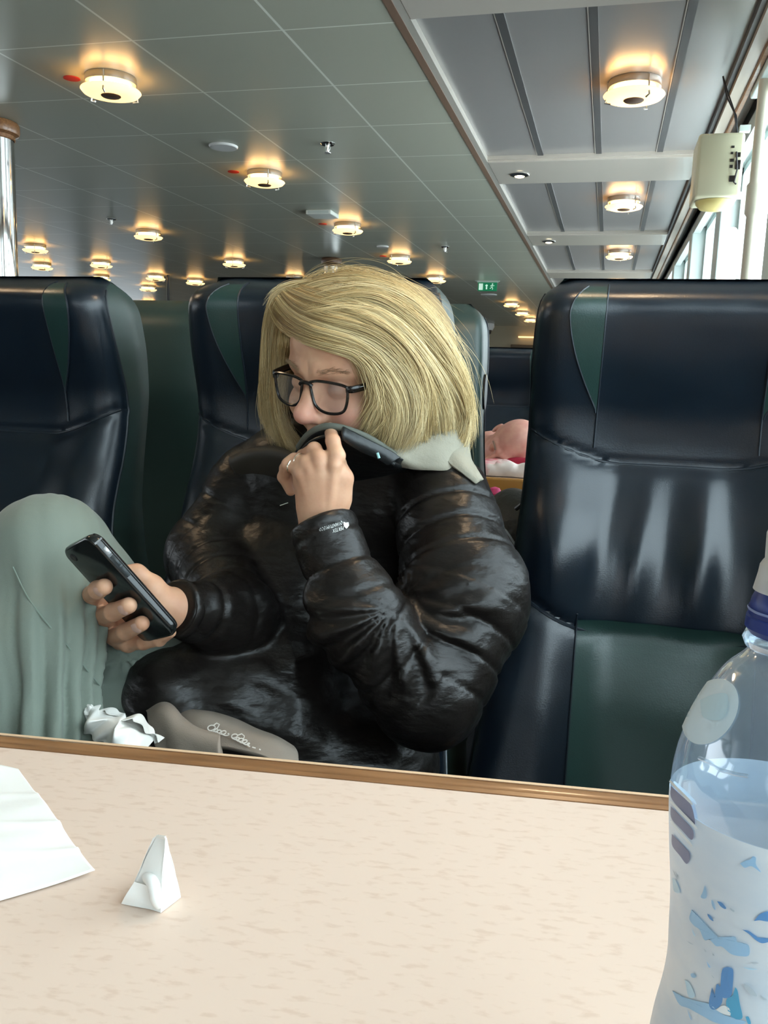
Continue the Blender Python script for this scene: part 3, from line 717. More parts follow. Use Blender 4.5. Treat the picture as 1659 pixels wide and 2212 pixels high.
parts.append(sdf_mesh(lhand, U(690, 1210, HY)-np.array([.07, .04, .01]), U(690, 900, HY)+np.array([.06, .08, .01]), .0016))

# phone frame
pTL = U(176, 1170, .800); pBR = U(352, 1368, .842)
PL = (pBR-pTL); plen = .142; PL /= np.linalg.norm(PL)
toC = CAM-(pTL+pBR)/2; toC /= np.linalg.norm(toC)
perp = np.cross(PL, toC); perp /= np.linalg.norm(perp)
if perp[0] < 0: perp = -perp
tc2 = np.cross(perp, PL); tc2 /= np.linalg.norm(tc2)
if tc2@toC < 0: tc2 = -tc2
ang = math.radians(63)
PS = math.cos(ang)*perp+math.sin(ang)*tc2          # right edge normal (buttons side)
PN = -math.sin(ang)*perp+math.cos(ang)*tc2         # back face normal
PC = (pTL+pBR)/2-.003*perp
pw, pt = .071, .0105
# her right hand around the phone
def PP(u, s, n): return PC+PL*u+PS*s+PN*n    # u along, s across (right +), n out of the back
RY = .84
def PB(px, py, n):
    d = ray(px, py); q = PC+PN*n; return CAM+d*(((q-CAM)@PN)/(d@PN))
rf = {
 'index': ([U(300, 1290, .885), U(225, 1310, .895), PB(199, 1284, -.001), PB(211, 1274, .011), PB(225, 1268, .0135)], [.0100, .0100, .0100, .0098, .0092]),
 'middle': ([U(310, 1320, .885), U(240, 1350, .895), PB(224, 1330, .001), PB(245, 1322, .0125), PB(278, 1308, .0135)], [.0102, .0102, .0104, .0100, .0090]),
 'ring': ([U(320, 1345, .885), U(260, 1385, .885), PB(248, 1376, .001), PB(272, 1364, .0120), PB(306, 1347, .0130)], [.0098, .0098, .0100, .0096, .0086]),
 'pinky': ([U(335, 1360, .885), U(278, 1392, .875), PB(272, 1390, -.001), PB(310, 1388, .001), PB(345, 1382, -.001), PB(368, 1366, -.003)], [.0090, .0090, .0090, .0080, .0070, .0064]),
 'thumb': ([U(340, 1305, .885), U(326, 1266, .880), U(295, 1240, .872), U(262, 1238, .862)], [.0150, .0130, .0115, .0095]),
}
rw = U(392, 1320, .912)
def rhand(p):
    d = cone(p, rw, U(318, 1330, .885), .0215, .0180)
    d = smin(d, cone(p, rw, U(330, 1285, .880), .0200, .0150), .02)
    d = smin(d, cone(p, U(310, 1340, .885), U(290, 1300, .885), .0150, .0130), .02)
    d = smin(d, cone(p, U(430, 1325, .96), rw, .0190, .0205), .02)
    for nme, (pts, rr) in rf.items(): d = smin(d, chain(p, pts, rr), .0045 if nme != 'thumb' else .014)
    return d
parts.append(sdf_mesh(rhand, np.minimum(PC-.10, rw-.06), np.maximum(PC+.10, rw+.06), .0018))

# torso and arms under the clothes (coarse), so that the figure is one body
torso = [U(600, 1590, 1.12), U(620, 1400, 1.18), U(740, 1130, 1.24), U(750, 1010, 1.23)]
LA = [U(955, 1085, 1.14), U(1005, 1290, 1.05), U(925, 1495, .975), U(770, 1330, .945), U(703, 1150, .972)]
RA = [U(555, 1060, 1.22), U(455, 1200, 1.17), U(505, 1335, 1.0), U(392, 1316, .908)]
LEG_R = [U(500, 1600, 1.08), U(310, 1450, 1.02), U(105, 1195, .885), U(95, 1400, .830), U(100, 1600, .775), U(110, 1760, .74)]
LEG_L = [U(640, 1680, 1.08), U(380, 1620, .95), U(40, 1420, .97), U(-60, 1180, 1.0)]
def inner(p):
    d = limb(p, torso, [.11, .10, .11, .06], .04)
    d = smin(d, limb(p, LA, [.05, .04, .036, .032, .024], .02), .03); d = smin(d, limb(p, RA, [.05, .04, .030, .017], .02), .03)
    d = smin(d, limb(p, LEG_R, [.08, .065, .048, .042, .03, .03], .02), .03); d = smin(d, limb(p, LEG_L, [.08, .065, .045, .04], .02), .03)
    return smin(d, cone(p, torso[3], HL(0, -.04, -.12), .06, .05), .03)
parts.append(sdf_mesh(inner, (-.80, .66, .36), (.02, 1.42, 1.12), .010, 1))
Vb = []; Fb = []; o0 = 0
for V, F in parts: Vb.append(V); Fb.append(F+o0); o0 += len(V)
body = mk('body', np.vstack(Vb), np.vstack(Fb), skin, woman)
# warm pink of the nose tip: skin tone that belongs to the skin itself
ca = body.data.color_attributes.new('flush_shade', 'FLOAT_COLOR', 'POINT'); vv = np.vstack(Vb)
fl = .6*np.exp(-(ln(vv-HL(0, .112, -.034))/.018)**2)+.35*np.exp(-(ln(vv-HL(.042, .08, -.036))/.022)**2)
lid = np.exp(-(ln(((vv-HC)@HR-np.array([.031, .085, .003]))/np.array([1, 1, .6]))/.013)**2)*.8  # eye shading painted into the skin colour, over one lid only
cc = np.zeros((len(vv), 4)); cc[:, 0] = np.clip(fl, 0, 1); cc[:, 1] = np.clip(lid, 0, 1); cc[:, 3] = 1
ca.data.foreach_set('color', cc.ravel())
at = N(skin, 'ShaderNodeVertexColor'); at.layer_name = 'flush_shade'; sp = N(skin, 'ShaderNodeSeparateColor'); L(skin, at.outputs[0], sp.inputs[0])
src = P_(skin).inputs['Base Color'].links[0].from_socket
m1 = N(skin, 'ShaderNodeMix', data_type='RGBA'); m1.inputs[7].default_value = (.74, .30, .27, 1); L(skin, sp.outputs[0], m1.inputs[0]); L(skin, src, m1.inputs[6])
m2 = N(skin, 'ShaderNodeMix', data_type='RGBA'); m2.inputs[7].default_value = (.24, .15, .13, 1); L(skin, sp.outputs[1], m2.inputs[0]); L(skin, m1.outputs[2], m2.inputs[6])
L(skin, m2.outputs[2], P_(skin).inputs['Base Color'])

# finger nails (ovals lying on the skin)
def nailmesh(c, ax, nr, wd, lg):
    ax = ax/np.linalg.norm(ax); nr = nr-ax*(nr@ax); nr /= np.linalg.norm(nr); sd = np.cross(ax, nr); V = []; F = []
    n = 9
    for j in range(n):
        for i in range(n):
            u = (i/(n-1)-.5)*2; v = (j/(n-1)-.5)*2; e = math.sqrt(max(0, 1-abs(v)**3))*.35+.65
            V.append(c+ax*lg*v*.5+sd*wd*u*.5*e-nr*(.0016*u*u+.0006*v*v))
    for j in range(n-1):
        for i in range(n-1): a = j*n+i; F.append((a, a+1, a+n+1, a+n))
    k = len(V); V += [v-nr*.0008 for v in V]; F += [(d+k, c_+k, b+k, a+k) for a, b, c_, d in F]
    return V, F
for nm in ('index', 'middle', 'ring'):
    pts, rr = rf[nm]; ax = pts[-1]-pts[-2]; ax /= np.linalg.norm(ax)
    nr = PN*.9+perp*.15+toC*.25; nr -= ax*(nr@ax); nr /= np.linalg.norm(nr)
    V, F = nailmesh(pts[-1]+nr*(rr[-1]+.0006)-ax*.0035, ax, nr, .0125, .0135)
    mk('fingernail', V, F, nail, woman)

# jacket ------------------------------------------------------------
def jacket(p):
    n1 = wav(p*np.array([1, 1, 1.8]), 30, 6, 1, 1.2)
    d = ell(p, U(745, 1130, 1.245), (.178, .125, .190))
    d = smin(d, ell(p, U(600, 1380, 1.165), (.175, .150, .165)), .06)
    d = smin(d, ell(p, U(585, 1590, 1.12), (.185, .165, .125)), .06)
    d = smin(d, cone(p, U(640, 1020, 1.215), U(560, 1060, 1.225), .062, .068), .05)
    d = smin(d, cone(p, U(800, 1020, 1.19), U(930, 1065, 1.17), .052, .060), .05)
    d = smin(d, cone(p, U(560, 1490, 1.04), U(372, 1500, .955), .115, .062), .04)
    d = smin(d, cone(p, U(560, 1590, 1.0), U(400, 1590, .93), .10, .060), .04)
    # horizontal creases over the belly
    tz = (p[..., 2]+.28*(p[..., 0]+.45)); bel = np.exp(-((p[..., 2]-.74)/.12)**2)
    d = d+bel*.0035*np.sin(tz*150+2.2*np.sin(p[..., 0]*17))*np.clip(.6+.5*wav(p, 11, 4, 2), 0, 1)
    d = d+.0035*n1
    ua = limb(p, LA[:3], [.066, .077, .068], .03, .0034, .040, .01)
    # gathers at the crook of the arm
    q = p-U(862, 1300, .94); ang_ = np.arctan2(q[..., 2], q[..., 0]); rr_ = ln(q)
    crk = np.exp(-((rr_-.085)/.045)**2)*np.clip(.55-q[..., 2]/.05, 0, 1)
    ua = ua+crk*.0050*np.sin(ang_*13+1.2*np.sin(rr_*50)+.8*wav(p, 30, 4, 7))
    ua = ua+.0030*wav(p, 42, 6, 3, 1.5)
    d = smin(d, ua, .012)
    fa = limb(p, [LA[2], LA[3], LA[4], U(694, 1133, .968)], [.066, .050, .0335, .031], .03, .0028, .042, .02)
    fa = fa+crk*.0048*np.sin(ang_*15+1+wav(p, 30, 4, 8))+.0022*wav(p, 50, 6, 2, 1.3)*np.clip((1.03-p[..., 2])/.05, 0, 1)
    # cut the cuff open
    ax = LA[4]-LA[3]; ax = ax/np.linalg.norm(ax); fa = smax(fa, (p-U(690, 1125, .968))@ax, .004)
    d = smin(d, fa, .008)
    ra = limb(p, RA, [.072, .062, .052, .034], .03, .0022, .05)+.003*wav(p, 40, 6, 4, 1.2)
    ax2 = RA[3]-RA[2]; ax2 = ax2/np.linalg.norm(ax2); ra = smax(ra, (p-RA[3]-ax2*.012)@ax2, .004)
    d = smin(d, ra, .012)
    d = smin(d, ell(p, U(760, 1640, 1.06), (.12, .12, .085)), .05)
    # front zip furrow
    zl = limb(p, [U(655, 1030, 1.09), U(600, 1130, 1.09), U(545, 1290, 1.02), U(520, 1450, .985), U(560, 1620, .95)], [.002]*5, .01)
    d = d+.003*np.exp(-(np.maximum(zl, 0)/.010)**2)
    return d
jv, jf = sdf_mesh(jacket, (-.82, .80, .40), (.02, 1.42, 1.12), .0034, 2)
jo = mk('jacket', jv, jf, jack, woman)
# cuffs: plain bands
def ringband(c, ax, r, wd, name, m, parent, th=.0022, rot=0, flat=1.0):
    ax = ax/np.linalg.norm(ax); a1 = np.cross(ax, [0, 1, 0.2]); a1 /= np.linalg.norm(a1); a2 = np.cross(ax, a1); V = []; F = []; n = 48; P = [(0, r), (wd*.5, r+.0012), (wd, r+.0004), (wd+.0012, r-.001), (wd, r-th), (0, r-th)]
    for (h, q) in P:
        for i in range(n): t = 2*PI*i/n; V.append(c+ax*h+(a1*math.cos(t)+a2*math.sin(t)*flat)*q*(1+.02*math.sin(5*t+h*90)))
    k = len(P)
    for j in range(k):
        for i in range(n): i2 = (i+1) % n; j2 = (j+1) % k; F.append((j*n+i, j*n+i2, j2*n+i2, j2*n+i))
    return mk(name, V, F, m, parent)
ax1 = U(688, 1112, .968)-U(720, 1190, .962)
ringband(RA[3]-(RA[3]-RA[2])/np.linalg.norm(RA[3]-RA[2])*.006, RA[3]-RA[2], .0335, .016, 'cuff', jack, jo)

# collar pulled up over the mouth
Yc = .985
rim = [U(632, 1004, 1.05), U(645, 966, 1.02), U(668, 937, .998), U(704, 921, .988), U(748, 927, .993), U(800, 948, 1.01), U(852, 982, 1.045), U(885, 995, 1.10)]
mid = [U(630, 1030, 1.06), U(655, 1000, 1.045), U(682, 975, 1.03), U(712, 965, 1.025), U(752, 968, 1.02), U(800, 985, 1.03), U(845, 1005, 1.06), U(872, 1015, 1.12)]
bot = [U(620, 1080, 1.16), U(650, 1070, 1.16), U(690, 1060, 1.16), U(720, 1060, 1.16), U(760, 1060, 1.16), U(800, 1045, 1.16), U(830, 1035, 1.17), U(858, 1030, 1.18)]
V, F = loft([rim, [a*.5+b*.5+np.array([0, -.004, 0]) for a, b in zip(rim, mid)], mid, bot], 60, 30, .003, lambda B: B+np.stack([0*B[..., 0], .0022*wav(B, 55, 6, 1, 1), 0*B[..., 0]], -1))
mk('collar', V, F, jin, jo)
tb = MB().tube(crm(rim[1:7], 60), .0042, 10); tb.build('collar_rim', rimm, jo)
tb = MB().tube(crm([p+np.array([0, -.003, -.012]) for p in rim[1:7]], 60), .0022, 8); tb.build('collar_piping', jin, jo)
# stand-up fold band on the right of the collar with zip pull
r1 = [U(738, 925, .985), U(790, 950, 1.0), U(840, 975, 1.02), U(862, 990, 1.03)]; r2 = [U(742, 948, .983), U(780, 972, .998), U(815, 988, 1.012), U(838, 1002, 1.02)]
V, F = loft([r1, [a*.5+b*.5+np.array([0, -.005, 0]) for a, b in zip(r1, r2)], r2], 30, 12, .004); mk('collar_flap', V, F, jin, jo)
MB().tube([U(815, 978, 1.0), U(819, 990, 1.0)], .0018, 8).build('zip_pull', mat('teal_tab', (.25, .50, .50), .3), jo)
p0 = trace(jacket, 605, 1092, .8, 1.3, .002); p1_ = trace(jacket, 622, 1086, .8, 1.3, .002)
MB().tube([p0, p1_], .0007, 6).build('logo_pin', mat('pin', (.7, .7, .62), .3), jo)
# left lapel fold (dark brown ridge on her right shoulder)
V, F = loft([[U(498, 992, 1.16), U(540, 972, 1.14), U(600, 968, 1.12), U(648, 985, 1.09)], [U(500, 1003, 1.15), U(545, 985, 1.13), U(600, 984, 1.11), U(650, 1003, 1.085)], [U(520, 1040, 1.17), U(560, 1030, 1.15), U(610, 1030, 1.13), U(650, 1040, 1.11)]], 30, 14, .004)
mk('lapel', V, F, mat('lapel_brown', (.035, .028, .02), .6), jo)

# beige hood behind the neck
hb = [[U(770, 930, 1.07), U(830, 925, 1.09), U(900, 930, 1.11), U(965, 930, 1.13), U(1008, 935, 1.16)],
      [U(775, 950, 1.05), U(840, 962, 1.075), U(905, 972, 1.09), U(965, 975, 1.11), U(1008, 972, 1.15)],
      [U(800, 962, 1.05), U(850, 982, 1.065), U(900, 998, 1.085), U(960, 1005, 1.10), U(1000, 1003, 1.13)],
      [U(820, 985, 1.08), U(860, 1000, 1.085), U(910, 1010, 1.09), U(960, 1015, 1.10), U(1000, 1020, 1.12)]]
V, F = loft(hb, 50, 30, .005, lambda B: B+np.stack([0*B[..., 0], .003*wav(B, 45, 5, 2, 1), 0*B[..., 0]], -1)); mk('hood', V, F, hoodm, woman)
hp = [[U(950, 985, 1.105), U(980, 975, 1.12), U(1008, 968, 1.15)], [U(970, 1005, 1.10), U(995, 998, 1.108), U(1012, 995, 1.14)], [U(998, 1024, 1.10), U(1012, 1018, 1.105), U(1024, 1016, 1.13)], [U(1026, 1045, 1.105), U(1034, 1041, 1.108), U(1039, 1040, 1.12)]]
V, F = loft(hp, 24, 30, .005, lambda B: B+np.stack([0*B[..., 0], .0025*wav(B, 60, 5, 3, 1), 0*B[..., 0]], -1)); mk('hood_point', V, F, hoodm, woman)

# trousers ------------------------------------------------------------
def trousers(p):
    d = limb(p, LEG_R[:3], [.098, .082, .069], .03)
    sh = limb(p, LEG_R[2:], [.069, .060, .047, .050], .03)
    ax = LEG_R[4]-LEG_R[2]; ax /= np.linalg.norm(ax); q = p-LEG_R[2]; s = q@ax; a1 = np.cross(ax, [0, 1, 0]); a1 /= np.linalg.norm(a1); a2 = np.cross(ax, a1)
    an = np.arctan2(q@a2, q@a1); amp = np.clip(s/.18, 0.18, 1)
    sh = sh+amp*.0056*np.sin(an*13+1.2*np.sin(s*11)+1.5*np.sin(an*2))+.0012*amp*np.sin(an*27+s*8)
    d = smin(d, sh, .018)
    # radiating folds from the knee hollow
    q2 = p-U(255, 1420, .90); a3 = np.arctan2(q2[..., 2], q2[..., 0]); d = d+.0018*np.exp(-(ln(q2)/.07)**2)*np.sin(a3*12)
    d = smin(d, limb(p, LEG_L, [.10, .08, .062, .052], .03), .012)
    d = smin(d, ell(p, U(560, 1700, 1.10), (.17, .14, .07)), .04)
    return d+.0022*wav(p, 22, 6, 5, 1.5)
V, F = sdf_mesh(trousers, (-.92, .64, .34), (-.15, 1.30, 1.02), .0036, 2)
tro = mk('trousers', V, F, trou, woman)
# centre crease and side seam of the trouser leg
sm = [trace(trousers, x, y, .5, 1.2, .0006) for x, y in ((28, 1225), (60, 1290), (105, 1350), (150, 1400), (190, 1450), (215, 1480))]
MB().tube(crm(sm, 40), .0009, 6).build('seam', mat('seam', (.20, .25, .21), .9), tro)

# writing on the cuff, upside down as she wears it: projected onto the sleeve
def text_mesh(s, size):
    c = bpy.data.curves.new('t', 'FONT'); c.body = s; c.size = size; c.resolution_u = 1
    o = bpy.data.objects.new('t', c); COL.objects.link(o); dg = bpy.context.evaluated_depsgraph_get(); me = bpy.data.meshes.new_from_object(o.evaluated_get(dg))
    v = [tuple(q.co[:2]) for q in me.vertices]; f = [tuple(p.vertices) for p in me.polygons]; bpy.data.objects.remove(o); bpy.data.meshes.remove(me); bpy.data.curves.remove(c); return np.array(v), f
mprint = mat('silver_print', (.62, .64, .62), .4)
pr = MB()
def cuffpt(x, y):
    r = ray(x, y); c = U(699, 1150, .969); a = ax1/np.linalg.norm(ax1); return r
def cyl_hit(px, py, c, ax, r):
    """sight line meeting the round sleeve"""
    ax = ax/np.linalg.norm(ax); d = ray(px, py); d = d/np.linalg.norm(d); o = CAM-c
    dp = d-ax*(d@ax); op = o-ax*(o@ax); A = dp@dp; B = 2*dp@op; C = op@op-r*r; D = B*B-4*A*C
    t = (-B-math.sqrt(max(D, 0)))/(2*A); return CAM+d*t
for s, (ox, oy), hgt in (('PERTEX', (743, 1133), 8.5), ('QUANTUM ECO', (741, 1126.5), 8.5)):
    v, f = text_mesh(s, 1.0); k = hgt/.72
    oy2 = oy if s == 'PERTEX' else oy+0
    P = []
    for (a, b) in v:
        # running right to left, tilted, letters upside down
        th = math.radians(163); X = a*k*.62; Y = b*k
        px = ox+X*math.cos(th)-Y*math.sin(th)*.25-0; py = oy+X*math.sin(th)+ Y*1.0*.98
        if s == 'QUANTUM ECO': py -= 1.5
        else: py += 3
        P.append(trace(jacket, px, py, .85, 1.1, .0012))
    pr.add(P, f)
pr.build('cuff_lettering', mprint, jo, smooth=False)
sh_ = [(742, 1127), (747, 1129), (753, 1128), (754, 1135), (751, 1140), (748, 1142), (744, 1138), (742, 1133)]
P = [trace(jacket, x, y, .85, 1.1, .0013) for x, y in sh_]
mk('cuff_emblem', P, [tuple(range(8))], mprint, jo, smooth=False)

# rings
def fring(c, ax, r, label):
    ax = ax/np.linalg.norm(ax); a1 = np.cross(ax, [0, 0, 1]); a1 /= np.linalg.norm(a1); a2 = np.cross(ax, a1)
    return tag(MB().tube([c+(a1*math.cos(t)+a2*math.sin(t))*r for t in np.linspace(0, 2*PI, 25)[:-1]], .0009, 6, closed=True).build('finger_ring', mat('silver', (.8, .76, .66), .2, metal=1)), label, 'ring', 'rings on her raised hand')
pr_ = lf['ring'][0]; pp = lf['pinky'][0]
fring(pr_[1]*.45+pr_[2]*.55, pr_[2]-pr_[1], .0094, 'thin silver ring on the curled finger nearest the raised index finger')
fring(pp[1]*.35+pp[2]*.65, pp[2]-pp[1], .0090, 'thin silver ring on the outermost curled finger')

# phone
ph = thing('mobile_phone', 'black phone in a black case held in the woman\'s hand, seen from its back', 'phone', PC)
def rbox(lx, ly, lz, r, seg=6):
    """rounded slab, long axis x"""
    V = []; F = []; prof = [(-lz/2, -r*.35), (-lz/2+r*.35, 0), (lz/2-r*.35, 0), (lz/2, -r*.35)]
    prof = [(-lz/2, -.0028), (-lz/2+.0012, -.0009), (-lz/2+.003, 0), (lz/2-.003, 0), (lz/2-.0012, -.0009), (lz/2, -.0028)]
    rc = .0125; base = []
    for cx_, cy_, a0 in ((1, 1, 0), (-1, 1, PI/2), (-1, -1, PI), (1, -1, 1.5*PI)):
        for i in range(seg+1): a = a0+i*PI/2/seg; base.append((cx_, cy_, math.cos(a), math.sin(a)))
    n = len(base)
    for z, o in prof:
        for cx_, cy_, ca_, sa in base: V.append((cx_*(lx/2-rc)+ca_*(rc+o), cy_*(ly/2-rc)+sa*(rc+o), z))
    for j in range(len(prof)-1):
        for i in range(n): i2 = (i+1) % n; F.append((j*n+i, j*n+i2, (j+1)*n+i2, (j+1)*n+i))
    F.append(tuple(range(n))[::-1]); F.append(tuple((len(prof)-1)*n+i for i in range(n))); return V, F
def pmap(V): return [PC+PL*v[0]+PS*v[1]+PN*v[2] for v in V]
V, F = rbox(plen, pw, pt, .004); mk('case', pmap(V), F, mat('phone_case', (.008, .010, .010), .16, spec=.6), ph)
b_ = MB(); b_.tube([(-.052, pw/2+.0002, 0), (-.043, pw/2+.0002, 0)], .0024, 10); mk('mute_switch', pmap(b_.v), b_.f, mat('switch', (.62, .64, .66), .3, metal=.4), ph)
b_ = MB(); b_.tube([(-.040, pw/2-.0004, 0), (-.012, pw/2-.0004, 0)], .0030, 10); b_.tube([(-.038, pw/2+.0010, 0), (-.027, pw/2+.0010, 0)], .0022, 10); b_.tube([(-.025, pw/2+.0010, 0), (-.014, pw/2+.0010, 0)], .0022, 10); mk('volume_buttons', pmap(b_.v), b_.f, mat('rubber', (.05, .06, .065), .5), ph)
b_ = MB(); b_.box((-.062, pw/2-.0022, -pt/2-.0002), (-.060, pw/2+.0003, pt/2+.0002)); mk('case_seam', pmap(b_.v), b_.f, mat('grey_line', (.12, .12, .12), .4), ph, smooth=False)
b_ = MB(); b_.lathe([(.001, pt/2-.0005), (.0045, pt/2-.0005), (.0050, pt/2+.0006), (.0036, pt/2+.0009), (.001, pt/2+.0004)], (-.058, -.022, 0), 20); mk('camera_lens', pmap(b_.v), b_.f, M['black'], ph)
V, F = rbox(plen-.004, pw-.004, .001, .004); mk('screen', [PC+PL*v[0]+PS*v[1]+PN*(v[2]-pt/2-.0002) for v in V], F, mat('screen', (.02, .02, .02), .05), ph)

# glasses --------------------------------------------------------------
gls = thing('eyeglasses', 'black rectangular eyeglasses worn low on the woman\'s nose', 'glasses', HL(0, .105, -.006))
gm = mat('acetate', (.010, .008, .007), .22, spec=.6)
def lens_outline(s, n=48):
    # squarish rounded outline in lens plane (x out, z up), flat top, tapering towards the nose
    P = [(.0075, .014), (.020, .0165), (.040, .0165), (.0575, .014), (.0605, .008), (.0585, -.008), (.053, -.0185), (.040, -.0225), (.024, -.0215), (.013, -.014), (.0085, .000)]
    Q = crm(P+[P[0], P[1]], n+6)[:-5]
    return [(s*x, z) for x, z in Q]
GY = .104; GZ = -.004
def gpt(x, z, dy=0.0): return HL(x, GY-.0035*(x/.06)**2*2.2+dy, GZ+z+0.0)
for s in (1, -1):
    out = lens_outline(s); pts = [gpt(x, z) for x, z in out]
    MB().tube(pts[:-1], .0019, 8, closed=True).build('rim', gm, gls)
    c = np.mean(pts, 0); n_ = len(pts)
    mk('lens', [c]+pts, [(0, i+1, (i+1) % n_+1) for i in range(n_)], None or M.setdefault('lens', mat('lens', (.6, .62, .62), .03, alpha=.10, spec=.8)), gls)
    # temples
    tp = [gpt(s*.059, .0105), HL(s*.067, .092, .007), HL(s*.073, .06, .007), HL(s*.077, .015, .006), HL(s*.078, -.005, .004), HL(s*.074, -.03, -.016)]
    tv = crm(tp, 30); V = []; 
    for p in tv:
        for a, b in ((-.0011, -.0042), (.0011, -.0042), (.0014, 0), (.0011, .0042), (-.0011, .0042), (-.0014, 0)): V.append(p+Lf*a*s+Up*b*(1.0))
    F = [(j*6+i, j*6+(i+1) % 6, (j+1)*6+(i+1) % 6, (j+1)*6+i) for j in range(29) for i in range(6)]+[tuple(range(6)), tuple(174+i for i in range(6))]
    mk('temple', V, F, gm, gls)
    MB().tube([gpt(s*.0595, .010), gpt(s*.063, .0105, -.004)], .0040, 8).build('hinge', gm, gls)
MB().tube(crm([gpt(-.010, .0085), gpt(-.005, .012, .0015), gpt(.005, .012, .0015), gpt(.010, .0085)], 12), [.0026]*12, 8).build('bridge', gm, gls)
lg = [(0, 0), (.003, .0022), (.006, .0018), (.008, .003), (.010, .0022), (.008, .0004), (.005, -.0004), (.007, -.0024), (.0035, -.0018), (.002, -.0008)]
mk('temple_logo', [HL(.0742, .058-x, .008+z) for x, z in lg], [tuple(range(len(lg)))], mprint, gls, smooth=False)
MB().tube([HL(.0700, .084, .0085), HL(.0712, .078, .0085)], .0006, 6).build('hinge_pin', mprint, gls)
# eyebrow and lashes
for s in (1, -1):
  eb_ = MB()
  for i in range(130):
    t = rng.uniform(0, 1); x = .014+.036*t; z = .0215+.0055*math.sin(t*2.4)-.004*t+rng.normal(0, .0024)*(1-.4*t)
    p = HL(s*x, .15, z); d_ = -F_
    for _ in range(40):
        dd = float(head(p[None])[0])
        if dd < .0003: break
        p = p+d_*dd
    q = p+Lf*s*.006+Up*.0018+F_*.0006; eb_.tube([p, (p+q)/2+F_*.0006, q], [.00016, .00013, .00006], 3)
  eb_.build('eyebrow', mat('brow_hair', (.27, .18, .10), .7), woman)

# ================================================================== hair
hm = mat('blond_hair', (.55, .42, .22), .42, spec=.5)
gi = N(hm, 'ShaderNodeNewGeometry'); rp = N(hm, 'ShaderNodeValToRGB'); e = rp.color_ramp.elements
e[0].position = 0; e[0].color = (.24, .145, .055, 1); e[1].position = 1; e[1].color = (.93, .79, .50, 1)
e2 = rp.color_ramp.elements.new(.3); e2.color = (.48, .33, .14, 1); e3 = rp.color_ramp.elements.new(.6); e3.color = (.74, .57, .29, 1)
tn = N(hm, 'ShaderNodeVertexColor'); tn.layer_name = 'tone'; sm_ = N(hm, 'ShaderNodeMath', operation='MULTIPLY_ADD'); sm_.inputs[1].default_value = .30; L(hm, gi.outputs['Random Per Island'], sm_.inputs[0]); L(hm, tn.outputs[0], sm_.inputs[2]); L(hm, sm_.outputs[0], rp.inputs[0]); L(hm, rp.outputs[0], P_(hm).inputs['Base Color'])
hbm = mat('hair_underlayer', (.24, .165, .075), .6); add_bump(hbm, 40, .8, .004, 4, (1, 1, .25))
EC = U(798, 790, 1.140); ER = np.array([.133, .128, .135])
def hairY(px, py):
    """depth of the hair shell along a sight line"""
    d = ray(px, py); d = d/np.linalg.norm(d); o = (CAM-EC)/ER; dd = d/ER; A = dd@dd; B = 2*dd@o; C = o@o-1; D = B*B-4*A*C
    t = (-B-math.sqrt(max(D, 0)))/(2*A); return (CAM+d*t)[1]
def G(pts, off=0.0, fix=None, snap=True):
    out = []
    for i, p in enumerate(pts):
        y = hairY(p[0], p[1]) if fix is None else fix
        y = min(y, 1.145) + off + (p[2] if len(p) > 2 else 0)
        out.append(U(p[0], p[1], y))
    C_ = crm(out, 24)
    if snap:
        for i, p in enumerate(C_):
            d = p-CAM; L_ = np.linalg.norm(d); d = d/L_; t = .9
            for _ in range(40):
                g = float(head((CAM+d*t)[None])[0])
                if g < .0006: break
                t += g*.8
                if t > 1.4: break
            if g < .002 and t-.007 < L_: C_[i] = CAM+d*(t-.007)
        C_[1:-1] = (C_[:-2]+2*C_[1:-1]+C_[2:])/4
    return C_
